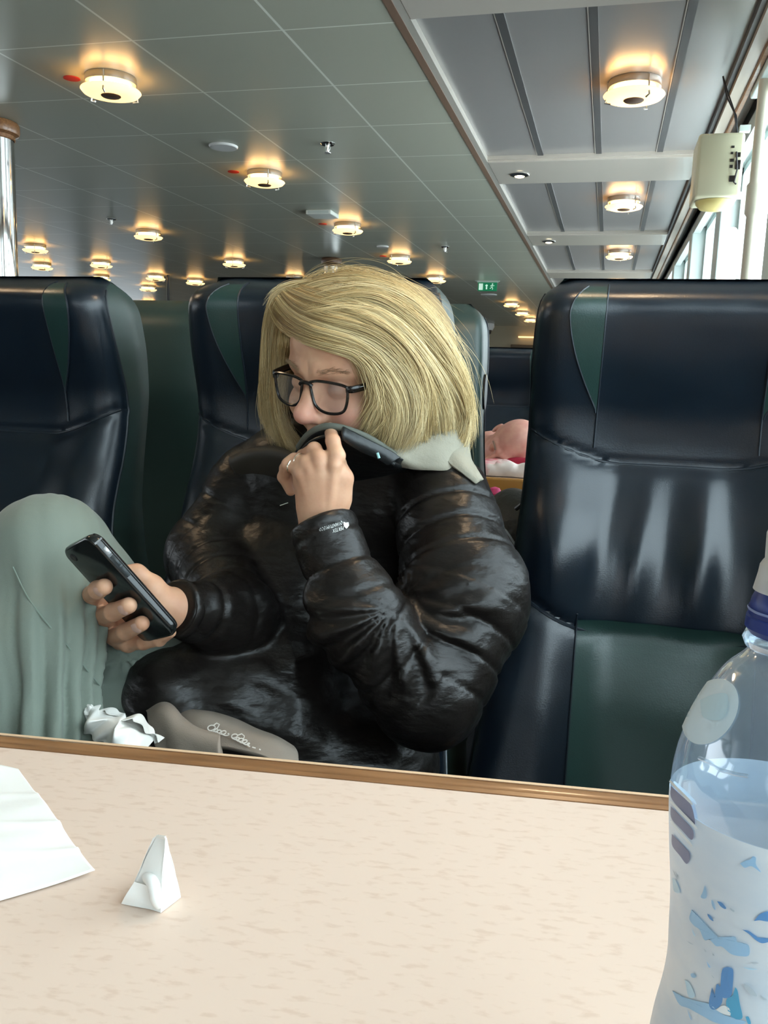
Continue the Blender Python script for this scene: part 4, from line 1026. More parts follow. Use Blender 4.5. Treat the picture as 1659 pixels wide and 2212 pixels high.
def strands(mb, guides, n, rad=.00033, depth=.012, clump=14, spread=.004, tip=.006, seed=1, trim=0.0, frizz=.0012, root=.22, wave=.004):
    r = np.random.default_rng(seed); Gd = np.array(guides); K = len(Gd); m = Gd.shape[1]; s = np.linspace(0, 1, m)
    cl = np.sort(r.uniform(0, K-1, clump*K))
    for _ in range(n):
        u = r.uniform(0, K-1); c = cl[np.argmin(np.abs(cl-u))]
        uu = u+(c-u)*.75*np.clip(s*1.4, 0, 1)+r.normal(0, .02); uu = np.clip(uu, 0, K-1.001)
        i = np.floor(uu).astype(int); f = (uu-i)[:, None]; j = np.arange(m)
        P = Gd[i, j]*(1-f)+Gd[np.minimum(i+1, K-1), j]*f
        q = P-CAM; q = q/np.linalg.norm(q, axis=1)[:, None]
        dz = depth*abs(r.normal(0, .6))
        P = P+q*(dz+.0028*np.sin(c*7.3+4*s)[:, None]+.002*math.sin(c*17.0))
        side = np.cross(np.gradient(P, axis=0), q); side /= np.linalg.norm(side, axis=1)[:, None]+1e-9
        P = P+side*(wave*np.sin(c*2.3+s*5.5)*s+.45*wave*np.sin(c*7.7+s*9)*s)[:, None]
        off = r.normal(0, 1, 3)*spread; P = P+off*np.sin(PI*np.clip(s*.75+.1, 0, 1))[:, None]*.5+r.normal(0, 1, 3)*tip*(s**2.2)[:, None]
        w1 = r.uniform(0, 6, 3); P = P+frizz*np.stack([np.sin(s*r.uniform(5, 11)+w1[k_]) for k_ in range(3)], 1)*s[:, None]
        cut = int(m*(1-r.uniform(0, .22)**1.3*(1+trim))); cut = max(cut, 8); P = P[:cut]
        t0 = np.gradient(P, axis=0); t0 /= np.linalg.norm(t0, axis=1)[:, None]+1e-9
        a1 = np.cross(t0, q[:cut]); a1 /= np.linalg.norm(a1, axis=1)[:, None]+1e-9; a2 = np.cross(t0, a1)
        ra = rad*r.uniform(.6, 1.25)*np.clip(1.15-np.linspace(0, 1, cut)**4, .15, 1)
        b0 = len(mb.v_); V = np.empty((cut, 3, 3))
        for k_ in range(3): a = 2*PI*k_/3; V[:, k_] = P+(a1*math.cos(a)+a2*math.sin(a))*ra[:, None]
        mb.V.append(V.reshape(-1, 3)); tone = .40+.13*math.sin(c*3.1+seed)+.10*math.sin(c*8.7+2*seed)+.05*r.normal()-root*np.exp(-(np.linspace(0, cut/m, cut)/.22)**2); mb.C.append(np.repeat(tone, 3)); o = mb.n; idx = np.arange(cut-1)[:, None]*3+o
        for k_ in range(3): k2 = (k_+1) % 3; mb.F.append(np.concatenate([idx+k_, idx+k2, idx+3+k2, idx+3+k_], 1))
        mb.n += cut*3
class HB:
    def __init__(s): s.V = []; s.F = []; s.C = []; s.n = 0; s.v_ = []
hb_ = HB()
A = [G([(582, 672), (600, 708), (642, 738), (700, 757), (752, 763), (788, 790), (810, 832), (818, 866), (802, 905), (777, 938)], -.004),
     G([(588, 655), (614, 688), (664, 718), (730, 734), (785, 758), (824, 800), (846, 850), (848, 892), (832, 930), (812, 965)], -.006),
     G([(606, 634), (640, 668), (700, 694), (762, 712), (820, 742), (866, 795), (890, 850), (892, 902), (880, 945), (866, 982)], -.008),
     G([(618, 626), (668, 652), (738, 672), (800, 692), (858, 732), (908, 790), (935, 850), (940, 905), (934, 955), (926, 1000)], -.007),
     G([(640, 616), (700, 636), (770, 652), (836, 678), (892, 722), (940, 785), (970, 845), (980, 905), (972, 950), (960, 992)], -.003),
     G([(672, 606), (735, 616), (805, 632), (868, 660), (920, 705), (962, 768), (992, 832), (1004, 888), (1002, 935), (985, 972)], 0),
     G([(700, 597), (765, 600), (835, 616), (895, 645), (942, 695), (980, 762), (1005, 828), (1014, 880), (1014, 920), (1004, 958)], .004)]
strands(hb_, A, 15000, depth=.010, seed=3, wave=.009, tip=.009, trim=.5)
# second, deeper layer filling towards the ear and the crown
A2 = [G([(690, 640), (760, 690), (800, 740), (822, 800), (830, 850), (815, 900), (800, 945)], .012), G([(740, 620), (820, 690), (870, 760), (900, 830), (905, 880), (895, 930), (880, 965)], .012),
      G([(760, 600), (860, 660), (920, 740), (955, 820), (965, 880), (960, 930), (950, 975)], .014), G([(760, 590), (880, 628), (945, 715), (985, 800), (1002, 870), (1004, 920), (992, 955)], .016)]
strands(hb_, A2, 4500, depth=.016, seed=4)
# crown, swept back from the parting
Cg = [G([(618, 668), (622, 640), (650, 618), (700, 602), (760, 594), (820, 602), (880, 628), (930, 672)], .004), G([(624, 668), (636, 648), (672, 632), (725, 618), (785, 615), (845, 632), (900, 668), (950, 725)], .002),
      G([(630, 672), (650, 660), (692, 650), (745, 640), (805, 642), (865, 668), (915, 715), (960, 780)], .000), G([(636, 680), (662, 680), (710, 675), (765, 672), (825, 685), (880, 722), (925, 775), (965, 840)], -.003)]
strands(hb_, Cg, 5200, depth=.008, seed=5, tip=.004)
# left side, falling behind the far cheek
Bx = 1.135
Bg = [G([(640, 668), (632, 700), (626, 740), (618, 800), (610, 860), (620, 920), (644, 965), (675, 1000)], fix=Bx+.006), G([(612, 660), (604, 700), (602, 745), (602, 800), (600, 860), (612, 920), (636, 965), (665, 1000)], fix=Bx-.01), G([(628, 640), (603, 680), (594, 740), (590, 800), (588, 860), (598, 915), (618, 955), (642, 985)], fix=Bx+.005),
      G([(650, 622), (606, 640), (585, 690), (580, 760), (577, 820), (576, 870), (584, 915), (600, 945)], fix=Bx+.02), G([(690, 608), (640, 608), (598, 628), (578, 680), (573, 750), (571, 820), (573, 880), (580, 920)], fix=Bx+.035)]
strands(hb_, Bg, 4200, depth=.016, seed=6, clump=8)
Dg = [G([(720, 598), (670, 606), (628, 618), (600, 640), (590, 672)], fix=1.09), G([(730, 604), (680, 622), (645, 636), (622, 655), (606, 690)], fix=1.09), G([(735, 612), (690, 634), (655, 648), (636, 668), (620, 700)], fix=1.095)]
strands(hb_, Dg, 1400, depth=.010, seed=7)
# loose fine hairs
Lg = [G([(640, 620), (680, 590), (740, 582), (800, 588), (850, 600)], .01), G([(700, 600), (800, 585), (900, 630), (960, 700), (990, 760)], .02), G([(760, 590), (900, 640), (975, 740), (1008, 840), (1016, 930)], .02)]
strands(hb_, Lg, 240, rad=.00020, depth=.02, seed=8, spread=.012, tip=.014, frizz=.005, clump=30)
Fg = [G([(740, 752), (770, 770), (790, 800), (800, 840), (795, 880)], -.002), G([(700, 740), (750, 762), (780, 790), (794, 830), (800, 850)], .0)]
strands(hb_, Fg, 60, rad=.0002, depth=.004, seed=9, spread=.006, tip=.006, frizz=.004)
for i_, (gp, nn__) in enumerate((([(860, 850), (845, 895), (820, 930), (790, 955)], 260), ([(900, 850), (912, 905), (925, 950), (938, 1002)], 300), ([(960, 860), (972, 910), (968, 955), (950, 985)], 300),
        ([(990, 850), (1010, 900), (1008, 945), (985, 968)], 260), ([(830, 860), (838, 905), (858, 945), (868, 985)], 220), ([(600, 860), (612, 915), (632, 955), (655, 975)], 200))):
    g1 = G([(x-9, y) for x, y in gp], -.010, fix=(1.13 if gp[0][0] < 700 else None)); g2 = G([(x+9-3*j, y+2) for j, (x, y) in enumerate(gp)], -.007, fix=(1.14 if gp[0][0] < 700 else None))
    strands(hb_, [g1, g2], nn__, depth=.004, seed=20+i_, clump=3, tip=.003, root=.0, wave=.004, trim=.6)
hv = np.vstack(hb_.V); hf = np.vstack(hb_.F)
off = np.array(woman.location); me = bpy.data.meshes.new('hair'); me.vertices.add(len(hv)); me.vertices.foreach_set('co', (hv-off).ravel())
me.loops.add(hf.size); me.loops.foreach_set('vertex_index', hf.ravel().astype(np.int32)); me.polygons.add(len(hf)); me.polygons.foreach_set('loop_start', np.arange(0, hf.size, 4, dtype=np.int32)); me.polygons.foreach_set('loop_total', np.full(len(hf), 4, dtype=np.int32))
me.update(calc_edges=True); me.polygons.foreach_set('use_smooth', [True]*len(hf)); me.materials.append(hm)
tv_ = np.concatenate(hb_.C); c4 = np.ones((len(tv_), 4)); c4[:, :3] = np.clip(tv_, 0, 1)[:, None]; ca_ = me.color_attributes.new('tone', 'FLOAT_COLOR', 'POINT'); ca_.data.foreach_set('color', c4.ravel())
ho = bpy.data.objects.new('hair', me); COL.objects.link(ho); ho.parent = woman
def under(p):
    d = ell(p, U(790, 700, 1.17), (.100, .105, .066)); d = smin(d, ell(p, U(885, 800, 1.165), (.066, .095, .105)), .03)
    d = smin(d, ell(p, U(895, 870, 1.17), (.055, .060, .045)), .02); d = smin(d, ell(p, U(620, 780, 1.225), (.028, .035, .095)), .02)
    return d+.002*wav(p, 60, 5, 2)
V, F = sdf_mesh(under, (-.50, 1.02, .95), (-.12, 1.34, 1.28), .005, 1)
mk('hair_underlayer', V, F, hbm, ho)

# ================================================================== things on her lap
tis = mat('tissue', (.82, .80, .75), .85); add_bump(tis, 50, .4, .003, 3)
tm = MB(); r = np.random.default_rng(5)
def crumple(cpx, rad, n=90, seed=1, sc=(1, 1, 1)):
    r = np.random.default_rng(seed); th = np.linspace(0, 2*PI, n)[None]; ph_ = np.linspace(.05, PI-.05, n//2)[:, None]
    D = np.stack([np.sin(ph_)*np.cos(th), np.sin(ph_)*np.sin(th), np.cos(ph_)*np.ones_like(th)], -1)
    R_ = np.ones(D.shape[:2])
    for _ in range(26):
        v = r.normal(size=3); v /= np.linalg.norm(v); R_ += r.uniform(.04, .13)*(np.abs(((D@v)*r.uniform(2, 4)+r.uniform(0, 2)) % 2-1)-.5)
    B = np.array(cpx)+D*R_[..., None]*np.array(rad); V = B.reshape(-1, 3); F = []; nu = n
    for j in range(n//2-1):
        for i in range(nu-1): a = j*nu+i; F.append((a, a+1, a+nu+1, a+nu))
    return V, F
def dr(pts, w0, seed, th=.0008):
    """folded paper strip: ridge line with flaring, pleated skirt"""
    return None
fan_top = [U(190, 1532, .79), U(205, 1530, .785), U(225, 1548, .78), U(250, 1545, .785), U(275, 1555, .79), U(300, 1578, .795), U(328, 1600, .80)]
fan_mid = [U(186, 1560, .77), U(205, 1552, .765), U(232, 1572, .755), U(256, 1570, .75), U(275, 1582, .76), U(298, 1600, .77), U(322, 1620, .78)]
fan_bot = [U(185, 1585, .775), U(202, 1592, .76), U(225, 1610, .75), U(255, 1625, .74), U(280, 1625, .75), U(300, 1640, .76), U(320, 1650, .77)]
def pleat(B):
    s = np.linspace(0, 1, B.shape[0])[:, None]; u = np.linspace(0, 1, B.shape[1])[None]
    a = .009*np.sin(u*15+6*s)*np.sin(PI*np.clip(s+.1, 0, 1))+.003*np.sin(u*31+9*s+2)
    B = B.copy(); B[..., 1] += a; B[..., 2] += .0015*np.sin(u*21+1); return B
tm.add(*loft([fan_top, fan_mid, fan_bot], 110, 40, .0006, pleat))
back = [[p+np.array([.004, .016, -.004]) for p in fan_top], [p+np.array([.0, .022, -.0]) for p in fan_mid]]
tm.add(*loft([fan_top, back[0], back[1]], 110, 24, .0006, pleat))
tm.add(*crumple(U(196, 1545, .79), (.0075, .007, .012), 40, 3))
tag(tm.build('crumpled_tissue', tis), 'crumpled white tissue in front of the knee, just behind the table edge', 'tissue')

cp = mat('taupe_cotton', (.30, .245, .20), .92); add_bump(cp, 700, .35, .001, 2); add_bump(cp, 25, .3, .006, 3)
hat = thing('folded_hat', 'taupe cotton hat with white script embroidery, folded on the woman\'s lap behind the table', 'hat', U(480, 1600, .86))
def ruf(a, f, sd): return lambda B: B+np.stack([0*B[..., 0], a*wav(B, f, 5, sd, 1), a*.6*wav(B, f*1.3, 5, sd+1, 1)], -1)
rows = [[U(370, 1552, .90), U(410, 1541, .90), U(470, 1552, .90), U(530, 1575, .89), U(590, 1598, .88), U(632, 1622, .87)],
        [U(385, 1570, .87), U(430, 1560, .865), U(480, 1572, .86), U(535, 1592, .855), U(590, 1612, .85), U(640, 1640, .85)],
        [U(400, 1610, .85), U(440, 1612, .84), U(490, 1620, .835), U(540, 1635, .83), U(590, 1650, .83), U(645, 1680, .83)]]
V, F = loft(rows, 70, 36, .006, ruf(.0016, 60, 1)); crown = mk('crown', V, F, cp, hat)
rows = [[U(324, 1545, .88), U(356, 1531, .88), U(385, 1560, .86), U(420, 1585, .845), U(470, 1600, .84)],
        [U(335, 1565, .86), U(362, 1552, .855), U(390, 1580, .84), U(430, 1600, .83), U(480, 1615, .825)],
        [U(352, 1640, .83), U(372, 1640, .83), U(405, 1650, .82), U(440, 1660, .82), U(490, 1670, .815)]]
V, F = loft(rows, 60, 36, .009, ruf(.0020, 55, 3)); mk('brim', V, F, cp, hat)
rows = [[U(512, 1573, .872), U(545, 1585, .865), U(580, 1600, .86)], [U(525, 1584, .862), U(553, 1597, .857), U(577, 1610, .853)]]
V, F = loft(rows, 24, 10, .004); mk('strap', V, F, cp, hat)
# embroidery: looping script in two words
def loops(x0, y0, x1, y1, n, a, sd):
    r = np.random.default_rng(sd); t = np.linspace(0, 1, 120); A_ = a*(1-.45*t)*(1+.25*np.sin(t*9+sd))
    x = x0+(x1-x0)*t+A_*.8*np.sin(2*PI*n*t); y = y0+(y1-y0)*t-A_*(1-np.cos(2*PI*n*t))*.5
    return list(zip(x, y))
em = MB()
for pth in (loops(452, 1578, 492, 1590, 4.5, 11, 1), loops(502, 1594, 540, 1612, 5, 10, 2), [(462, 1566), (468, 1562), (474, 1565), (470, 1572), (463, 1578)], [(514, 1588), (522, 1585), (528, 1590), (526, 1597)], [(545, 1614), (552, 1616)], [(560, 1618), (563, 1620)]):
    q = [U(x, y, .850+.0000) for x, y in pth]
    # drop every point onto the crown surface
    cv = np.array(V) if False else None
    dg = [np.array(p) for p in q]; em.tube(dg, .0007, 5)
em_o = em.v; crv = np.array([np.array(v.co)+np.array(hat.location) for v in crown.data.vertices])
new = []
for p in em_o:
    p = np.array(p); d = p-CAM; d /= np.linalg.norm(d); q = crv-CAM; tt = q@d; perp_ = ln(q-tt[:, None]*d); i = np.where(perp_ < .0045)[0]; i = i if len(i) else np.argsort(perp_)[:4]; t_ = tt[i].min()
    new.append(CAM+d*(t_-.0012-.0004))
em.v = new; em.build('embroidery', mat('white_thread', (.75, .70, .64), .7), hat)
MB().tube(crm([crv[k]+np.array([0, -.0008, .0004]) for k in (18, 88, 158, 298, 440, 582, 722)], 30), .0007, 5).build('stitch_line', mat('thread_line', (.40, .35, .29), .8), hat)

# ================================================================== the man asleep at the next table
t2 = thing('table', 'distant oak-edged table where the bald man sleeps', 'table', (-.30, 3.0, 0))
MB().box((-.55, .02, .725), (.55, .66, .762)).build('tabletop', mat('far_laminate', (.72, .60, .52), .3), t2, local=True, smooth=False)
MB().box((-.55, -.01, .700), (.55, .02, .764), .009).build('oak_edging', mat('golden_oak', (.42, .21, .05), .25, coat=.6), t2, local=True)
MB().box((-.05, .25, 0), (.05, .35, .725), .01).build('pedestal', M['steel'], t2, local=True)
man = thing('person', 'bald man asleep with his head resting sideways on the far table', 'person', U(1100, 1000, 3.3))
MC = U(1100, 962, 3.22)
mF = np.array([-.45, -.80, -.38]); mF /= np.linalg.norm(mF); mU = np.array([.78, -.20, .58]); mU -= mF*(mU@mF); mU /= np.linalg.norm(mU); mL = np.cross(mF, mU); MR = np.stack([mL, mF, mU], 1)
def mhead(p):
    q = (p-MC)@MR; qa = q.copy(); qa[..., 0] = np.abs(q[..., 0])
    d = ell(q, (0, -.012, .028), (.076, .096, .086)); d = smin(d, ell(q, (0, .030, -.034), (.060, .062, .080)), .03)
    d = smin(d, cone(qa, (.010, .090, .022), (.046, .070, .021), .009, .009), .014); d = smax(d, -ell(qa, (.031, .101, -.002), (.018, .018, .012)), .014)
    d = smin(d, ell(qa, (.031, .076, -.002), (.0145, .0145, .0125)), .004); d = smin(d, cone(q, (0, .089, .012), (0, .116, -.034), .009, .0145), .010)
    d = smax(d, -cone(qa, (.019, .092, -.006), (.043, .086, -.006), .0014, .0014), .003)
    d = smin(d, ell(q, (0, .085, -.075), (.026, .012, .014)), .012); d = smin(d, ell(qa, (.078, -.012, -.010), (.009, .018, .029)), .006)
    d = smin(d, cone(q, (0, -.030, -.06), (.02, -.10, -.20), .058, .062), .03)
    return d
def mbody(p):
    d = cone(p, MC+MR@np.array([0, -.04, -.10]), MC+MR@np.array([.02, -.12, -.22]), .058, .06)
    d = smin(d, cone(p, MC+MR@np.array([.02, -.12, -.22]), np.array([-.12, 3.62, .84]), .07, .13), .05)
    return smin(d, cone(p, np.array([-.12, 3.62, .84]), np.array([-.12, 3.80, .62]), .13, .15), .05)
ms = mat('ruddy_skin', (.66, .33, .26), .42, sss=.08); add_mottle(ms, (.60, .27, .22), (.70, .38, .30), 30, .3, .7)
V, F = sdf_mesh(mhead, MC-.17, MC+.17, .0035, 2); V2, F2 = sdf_mesh(mbody, (-.50, 3.05, .42), (.15, 4.02, 1.10), .010, 1); mb_ = mk('body', np.vstack([V, V2]), np.vstack([F, F2+len(V)]), ms, man)
MB().tube(crm([MC+MR@np.array([x, y, z]) for x, y, z in ((.018, .099, .024), (.034, .094, .030), (.048, .084, .026))], 12), .0035, 6).build('eyebrow', mat('grey_brow', (.30, .20, .15), .8), man)
msh = mat('crimson_cloth', (.36, .02, .05), .85); add_bump(msh, 40, .4, .01, 3)
def mshirt(p):
    d = cone(p, np.array([-.17, 3.48, .88]), np.array([-.12, 3.62, .84]), .10, .15); d = smin(d, cone(p, np.array([-.12, 3.62, .84]), np.array([-.12, 3.80, .62]), .15, .17), .05)
    d = smin(d, cone(p, U(1085, 1002, 3.16), U(1150, 1005, 3.14), .022, .03), .02); return d+.004*wav(p, 30, 5, 1, 1)
V, F = sdf_mesh(mshirt, (-.50, 3.0, .50), (.20, 4.04, 1.08), .010, 1); mk('shirt', V, F, msh, man)
def clothf(p):
    d = ell(p, U(1068, 1015, 3.09), (.075, .055, .036)); d = smin(d, ell(p, U(1110, 1018, 3.07), (.09, .05, .030)), .02); d = smin(d, cone(p, U(1074, 1000, 3.05), U(1082, 1012, 3.04), .008, .012), .01)
    return smax(d+.010*wav(p, 45, 5, 2, 1.5), .764-p[..., 2], .004)
V, F = sdf_mesh(clothf, (-.46, 2.96, .75), (-.05, 3.22, .90), .006, 1)
mcl = mat('pink_white_cloth', (.8, .7, .68), .8); add_mottle(mcl, (.72, .20, .24), (.88, .80, .76), 9, .36, .50)
tag(mk('cloth', V, F, mcl), 'rumpled white and pink cloth under the sleeping man on the far table', 'cloth')
bagm = mat('dark_bag', (.020, .022, .020), .45); add_bump(bagm, 30, .6, .01, 3)
def bagf(p): return smax(smin(ell(p, (-.27, 2.70, .36), (.17, .13, .40)), ell(p, (-.22, 2.66, .66), (.08, .07, .08)), .05)+.010*wav(p, 20, 5, 3, 1.5), .004-p[..., 2], .01)
V, F = sdf_mesh(bagf, (-.50, 2.50, -.02), (-.04, 2.90, .82), .009, 1); bg_ = thing('bag', 'dark rucksack standing before the edge of the far table', 'bag', (-.27, 2.70, .0)); mk('bag_body', V, F, bagm, bg_)
MB().tube(crm([(-.34, 2.57, .50), (-.29, 2.54, .66), (-.23, 2.54, .60), (-.18, 2.56, .50)], 24), .010, 8).build('strap', mat('strap', (.05, .05, .045), .35), bg_)
MB().tube(crm([(-.24, 2.58, .72), (-.20, 2.55, .75), (-.16, 2.58, .71)], 12), .007, 8).build('handle', bagm, bg_)
tag(MB().lathe([(.001, 0), (.02, .004), (.024, .02), (.015, .036), (.001, .04)], tuple(U(1068, 1078, 2.75)), 16).build('pink_pompom', mat('pink', (.55, .05, .16), .7)), 'small pink ball under the far table edge', 'ball')

# ================================================================== water bottle at the right edge
BA = U(1716, 1370, .283); BAx, BAy = BA[0], BA[1]
def silh(px, py):
    d = ray(px, py); h = d[:2]; n_ = np.linalg.norm(h); r = abs(h[0]*BAy-h[1]*BAx)/n_; t = (h@np.array([BAx, BAy]))/(n_*n_); return r, CAM[2]+d[2]*t
prof_px = [(1617, 1378), (1618, 1392), (1602, 1410), (1562, 1440), (1512, 1505), (1476, 1575), (1455, 1640), (1447, 1700), (1446, 1750), (1447, 1820), (1449, 1880), (1449, 1930), (1446, 1990), (1443, 2050), (1432, 2110), (1416, 2165), (1405, 2212), (1400, 2240)]
bp = [silh(*q) for q in prof_px]; bp = [(r, z-.7600) for r, z in bp]
last = bp[-1]; bp += [(last[0]+.001, last[1]-.02), (last[0], .012), (last[0]-.006, .002), (.012, .004)]
bpr = np.array(bp)
bz = .76
bot_ = thing('water_bottle', 'clear plastic water bottle with blue sports cap and blue-white label, right edge', 'bottle', (BAx, BAy, bz))
pet = bpy.data.materials.new('clear_plastic'); pet.use_nodes = True; nt = pet.node_tree; nt.nodes.clear()
out = nt.nodes.new('ShaderNodeOutputMaterial'); tr = nt.nodes.new('ShaderNodeBsdfTransparent'); gs = nt.nodes.new('ShaderNodeBsdfGlossy'); mxs = nt.nodes.new('ShaderNodeMixShader'); lw_ = nt.nodes.new('ShaderNodeLayerWeight'); mp_ = nt.nodes.new('ShaderNodeMapRange')
tr.inputs[0].default_value = (.88, .92, .95, 1); gs.inputs['Roughness'].default_value = .06; gs.inputs[0].default_value = (.9, .95, 1, 1); lw_.inputs[0].default_value = .35
mp_.inputs[3].default_value = .06; mp_.inputs[4].default_value = .75
nt.links.new(lw_.outputs['Facing'], mp_.inputs[0]); nt.links.new(mp_.outputs[0], mxs.inputs[0]); nt.links.new(tr.outputs[0], mxs.inputs[1]); nt.links.new(gs.outputs[0], mxs.inputs[2])
df = nt.nodes.new('ShaderNodeBsdfDiffuse'); df.inputs[0].default_value = (.75, .82, .9, 1); mx3 = nt.nodes.new('ShaderNodeMixShader'); mx3.inputs[0].default_value = .10
nt.links.new(mxs.outputs[0], mx3.inputs[1]); nt.links.new(df.outputs[0], mx3.inputs[2]); nt.links.new(mx3.outputs[0], out.inputs[0])
bn = nt.nodes.new('ShaderNodeBump'); nn_ = nt.nodes.new('ShaderNodeTexNoise'); nn_.inputs['Scale'].default_value = 45; tcn = nt.nodes.new('ShaderNodeTexCoord'); nt.links.new(tcn.outputs['Object'], nn_.inputs['Vector']); nt.links.new(nn_.outputs[0], bn.inputs['Height']); bn.inputs['Strength'].default_value = .5; bn.inputs['Distance'].default_value = .004; nt.links.new(bn.outputs[0], gs.inputs['Normal'])
zs_ = bpr[:, 1]; q = crm(bpr, 110); q[:, 0] = np.maximum(q[:, 0], .004)
MB().lathe([tuple(x) for x in q[::-1]], n=72, caps=False).build('bottle_wall', pet, bot_, local=True)
_o = np.argsort(q[:, 1]); _qz = q[_o, 1]; _qr = q[_o, 0]
def rb(z): return np.interp(z, _qz, _qr)
# neck ring, cap and spout
zn = silh(1606, 1372)[1]-.76; rn = silh(1603, 1368)[0]; rc_, zc1 = silh(1612, 1350)[0], silh(1612, 1350)[1]-.76
rt_, zt_ = silh(1630, 1262)[0], silh(1630, 1262)[1]-.76
MB().lathe([(rn-.004, zn-.003), (rn-.001, zn-.0022), (rn, zn), (rn-.0008, zn+.002), (rn-.004, zn+.0028)], n=56).build('neck_ring', pet, bot_, local=True)
mcap = mat('blue_cap', (.012, .035, .21), .35, spec=.5)
cpv = [(rc_-.001, zn+.002), (rc_+.0006, zn+.004), (rc_+.0004, zc1+.004), (rc_-.0002, zc1+.0045), (rc_, zc1+.005), (rt_+.0005, zt_-.004), (rt_-.0008, zt_-.001), (rt_-.003, zt_)]
MB().lathe(cpv, n=90).build('cap', mcap, bot_, local=True)
MB().lathe([(rc_+.0002, zc1+.0060), (rc_+.0003, zc1+.0063), (rc_+.0001, zc1+.0068)], n=60, caps=False).build('tamper_ring', mat('cap_line', (.20, .26, .5), .4), bot_, local=True)
s1_ = silh(1637, 1235); s2_ = silh(1641, 1218); s3_ = silh(1652, 1205); s4_ = silh(1656, 1150)
MB().lathe([(s1_[0]+.001, zt_-.001), (s1_[0], s1_[1]-.76), (s2_[0], s2_[1]-.76), (s2_[0]-.0008, s2_[1]-.7585), (s3_[0], s3_[1]-.76), (s4_[0], s4_[1]-.76), (s4_[0]-.001, s4_[1]-.757)], n=48).build('spout', mat('spout_plastic', (.62, .60, .56), .3, alpha=.75), bot_, local=True)
# label wrap
zl0, zl1 = .004, silh(1447, 1692)[1]-.76
lm = mat('label_film', (.80, .85, .90), .35, alpha=.84); add_mottle(lm, (.72, .80, .88), (.86, .90, .93), 26, .35, .62, (1, 1, 2.0), 4)
zz = np.linspace(zl0, zl1, 60); MB().lathe([(rb(z)+.0002, z) for z in zz], n=96, caps=False).build('label', lm, bot_, local=True)
# water inside
wm = mat('water', (.95, .98, 1), .0, trans=1.0, ior=1.02, alpha=.5)
# print on the label and the oval mark on the shoulder: patches on the bottle surface
def bhit(px, py, off=.0008):
    d = ray(px, py); d = d/np.linalg.norm(d); t = .15; best = None; bd = 9
    while t < .36:
        p = CAM+d*t; z = p[2]-bz; rr = math.hypot(p[0]-BAx, p[1]-BAy); g = rr-(rb(z)+off)
        if g < 0: return p
        if g < bd: bd = g; best = p
        t += max(g*.5, .00008)
    c = np.array([BAx, BAy, best[2]]); v = best-c; v[2] = 0; v = v/np.linalg.norm(v)*(rb(best[2]-bz)+off); return c+v
def patch(name, px, m, off=.0006, parent=bot_, sub_=2):
    px = np.array(px, float); px = crm(np.vstack([px, px[:1]]), max(28, len(px)*4))[:-1]; c = px.mean(0); n = len(px); V = [c]; F = []
    R_ = 7
    for k_ in range(1, R_+1):
        for p in px: V.append(c+(p-c)*k_/R_)
    for i in range(n): F.append((0, 1+i, 1+(i+1) % n))
    for k_ in range(R_-1):
        for i in range(n): a = 1+k_*n; F.append((a+i, a+n+i, a+n+(i+1) % n, a+(i+1) % n))
    W = [bhit(x, y, off) for x, y in V]; return mk(name, W, F, m, parent)
def oval(cx_, cy_, a, b, rot, n=28, pts=None): return [(cx_+a*math.cos(t)*math.cos(rot)-b*math.sin(t)*math.sin(rot), cy_+a*math.cos(t)*math.sin(rot)+b*math.sin(t)*math.cos(rot)) for t in np.linspace(0, 2*PI, n+1)[:-1]]
c_lb = mat('print_light_blue', (.38, .62, .86), .4); c_mb = mat('print_blue', (.13, .33, .66), .4); c_cy = mat('print_cyan', (.10, .42, .66), .4); c_gy = mat('print_grey', (.52, .60, .66), .4); c_st = mat('print_lavender', (.26, .28, .42), .4); c_wh = mat('print_white', (.88, .93, .95), .35); c_pb = mat('print_pale_blue', (.55, .76, .90), .4)
msk = mat('oval_sticker', (.72, .84, .88), .4, alpha=.85)
patch('oval_sticker', oval(1534, 1537, 77, 54, math.radians(-58)), msk)
patch('sticker_print', [(1512, 1512), (1540, 1500), (1568, 1498), (1572, 1520), (1566, 1548), (1545, 1556), (1518, 1548)], mat('sticker_print', (.58, .76, .84), .5), .0009)
Z = lambda x, y: (1400+x*259/1548, 1500+y*370/2212)
Z3 = lambda x, y: (1400+x*259/1540, 1840+y*372/2212)
for a, b, c, d in (((290, 1180), (560, 1440), (600, 1690), (300, 1340)), ((290, 1440), (580, 1760), (560, 1880), (300, 1600)), ((305, 1800), (540, 2060), (500, 2190), (310, 1950))):
    patch('label_stripe', [Z(*a), Z((a[0]+b[0])/2, (a[1]+b[1])/2-8), Z(*b), Z(*c), Z((c[0]+d[0])/2, (c[1]+d[1])/2+8), Z(*d)], c_st)
for a, b in (((290, 1130), (545, 1390)), ((300, 1395), (600, 1700)), ((300, 1650), (545, 1930))):
    patch('label_stripe', [Z(a[0], a[1]-22), Z(b[0], b[1]-22), Z(b[0], b[1]+22), Z(a[0], a[1]+22)], c_wh, .0008)
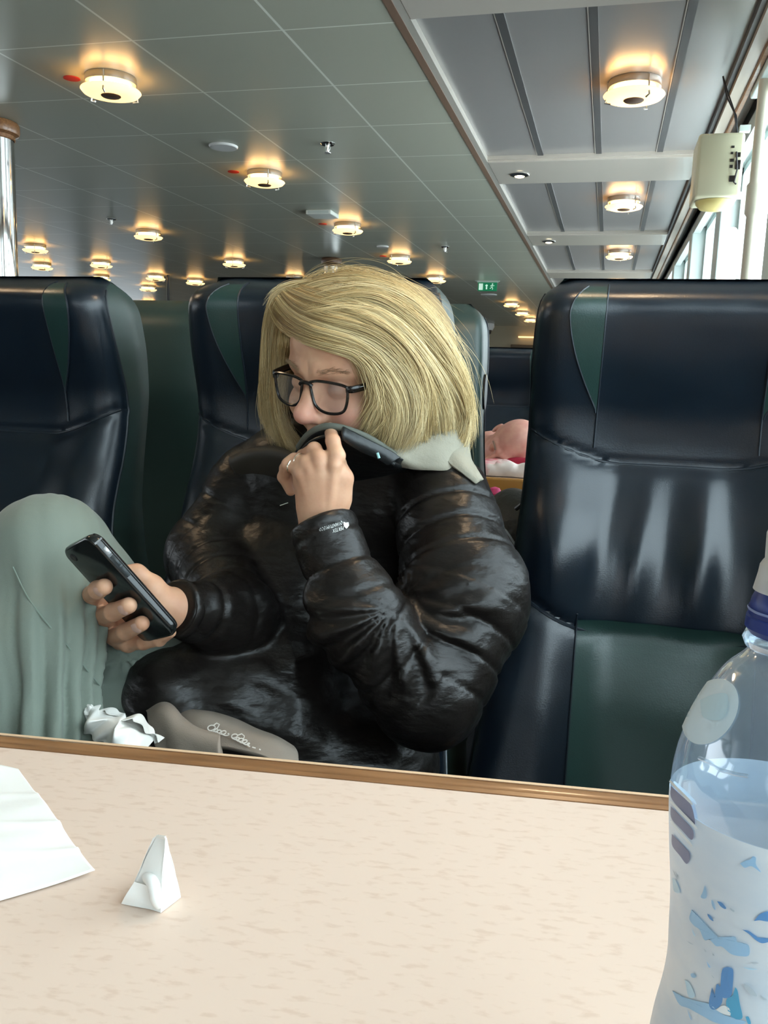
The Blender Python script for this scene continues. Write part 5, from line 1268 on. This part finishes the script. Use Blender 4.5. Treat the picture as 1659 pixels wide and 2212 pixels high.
for shp, m_ in (
    ([(1180, 150), (1260, 110), (1310, 100), (1345, 60), (1385, 80), (1385, 165), (1450, 265), (1330, 185), (1240, 205)], c_lb),
    ([(728, 430), (745, 500), (748, 590), (700, 600), (675, 575), (700, 520)], c_lb),
    ([(815, 610), (840, 650), (865, 745), (835, 720), (815, 660)], c_lb), ([(885, 635), (940, 650), (1000, 715), (985, 735), (930, 700)], c_mb),
    ([(760, 795), (800, 820), (840, 890), (800, 870), (770, 830)], c_mb), ([(1055, 720), (1110, 760), (1090, 770), (1050, 735)], c_gy),
    ([(1360, 890), (1440, 800), (1560, 770), (1560, 890), (1430, 880)], c_mb),
    ([(560, 740), (650, 880), (760, 960), (820, 1040), (850, 1120), (960, 1110), (1110, 1090), (1140, 1150), (1180, 1170), (1290, 1200), (1295, 1330), (1180, 1340), (1060, 1310), (950, 1220), (870, 1210), (790, 1130), (720, 1130), (660, 1000), (590, 950), (530, 860)], c_lb),
    ([(1210, 1000), (1300, 1020), (1400, 1100), (1480, 1140), (1560, 1110), (1560, 1150), (1470, 1175), (1390, 1140), (1300, 1060)], c_mb),
    ([(555, 970), (605, 1080), (580, 1060)], c_pb), ([(490, 1140), (580, 1190), (540, 1180)], c_gy), ([(715, 1240), (750, 1280), (730, 1280)], c_gy), ([(820, 1290), (855, 1335), (830, 1330)], c_gy),
    ([(750, 1405), (800, 1480), (775, 1480)], c_lb), ([(545, 1570), (580, 1560), (620, 1600), (590, 1620), (555, 1605)], c_lb), ([(810, 1575), (850, 1620), (830, 1610)], c_gy),
    ([(1210, 1480), (1400, 1510), (1300, 1515)], c_pb), ([(1230, 1690), (1330, 1750), (1400, 1850), (1330, 1840), (1250, 1760)], c_gy), ([(1440, 1840), (1530, 1900), (1480, 1900)], c_gy),
    ([(940, 1560), (960, 1500), (1020, 1480), (1080, 1500), (1095, 1560), (1085, 1750), (1060, 1860), (980, 1880), (935, 1840), (930, 1700)], c_mb),
    ([(820, 1740), (850, 1870), (880, 1700), (950, 1780), (945, 1950), (840, 2030), (780, 1950)], c_mb),
    ([(1120, 1740), (1150, 1790), (1180, 1960), (1210, 2140), (1080, 2130), (1010, 2000), (1010, 1890), (1080, 1850)], c_cy),
    ([(310, 1780), (400, 1860), (500, 1880), (640, 1920), (800, 1960), (900, 2050), (1080, 2140), (1250, 2180), (1200, 2212), (900, 2205), (700, 2110), (520, 2010), (400, 1960)], c_lb),
    ([(500, 2010), (560, 2160), (530, 2120)], c_lb), ([(870, 2030), (960, 1975), (1040, 2010), (1055, 2100), (960, 2080)], c_wh),
    ([(1250, 2120), (1290, 2120), (1320, 2205), (1280, 2205)], c_cy), ([(470, 1640), (540, 1700), (600, 1850), (520, 1860)], c_pb),
    ([(300, 200), (380, 340), (360, 330)], c_gy), ([(310, 330), (360, 380), (410, 520), (330, 500)], c_pb), ([(1050, 1360), (1120, 1350), (1160, 1420), (1060, 1420)], c_pb) if False else ([(1320, 1420), (1420, 1430), (1360, 1445)], c_gy)):
    patch('label_print', [Z3(*q) for q in shp], m_)
for s in ((300, 1500, 385, 1390, 340, 1900), (180, 1760, 210, 1790, 100, 2050)):
    a = [(1458, 2090), (1464, 2040)]
MB().tube([bhit(*Z(660, 820), .0002), bhit(*Z(800, 880), .0002), bhit(*Z(950, 980), .0002), bhit(*Z(1150, 1035), .0002), bhit(*Z(1290, 1055), .0002)], .0006, 6).build('mould_line', pet, bot_)
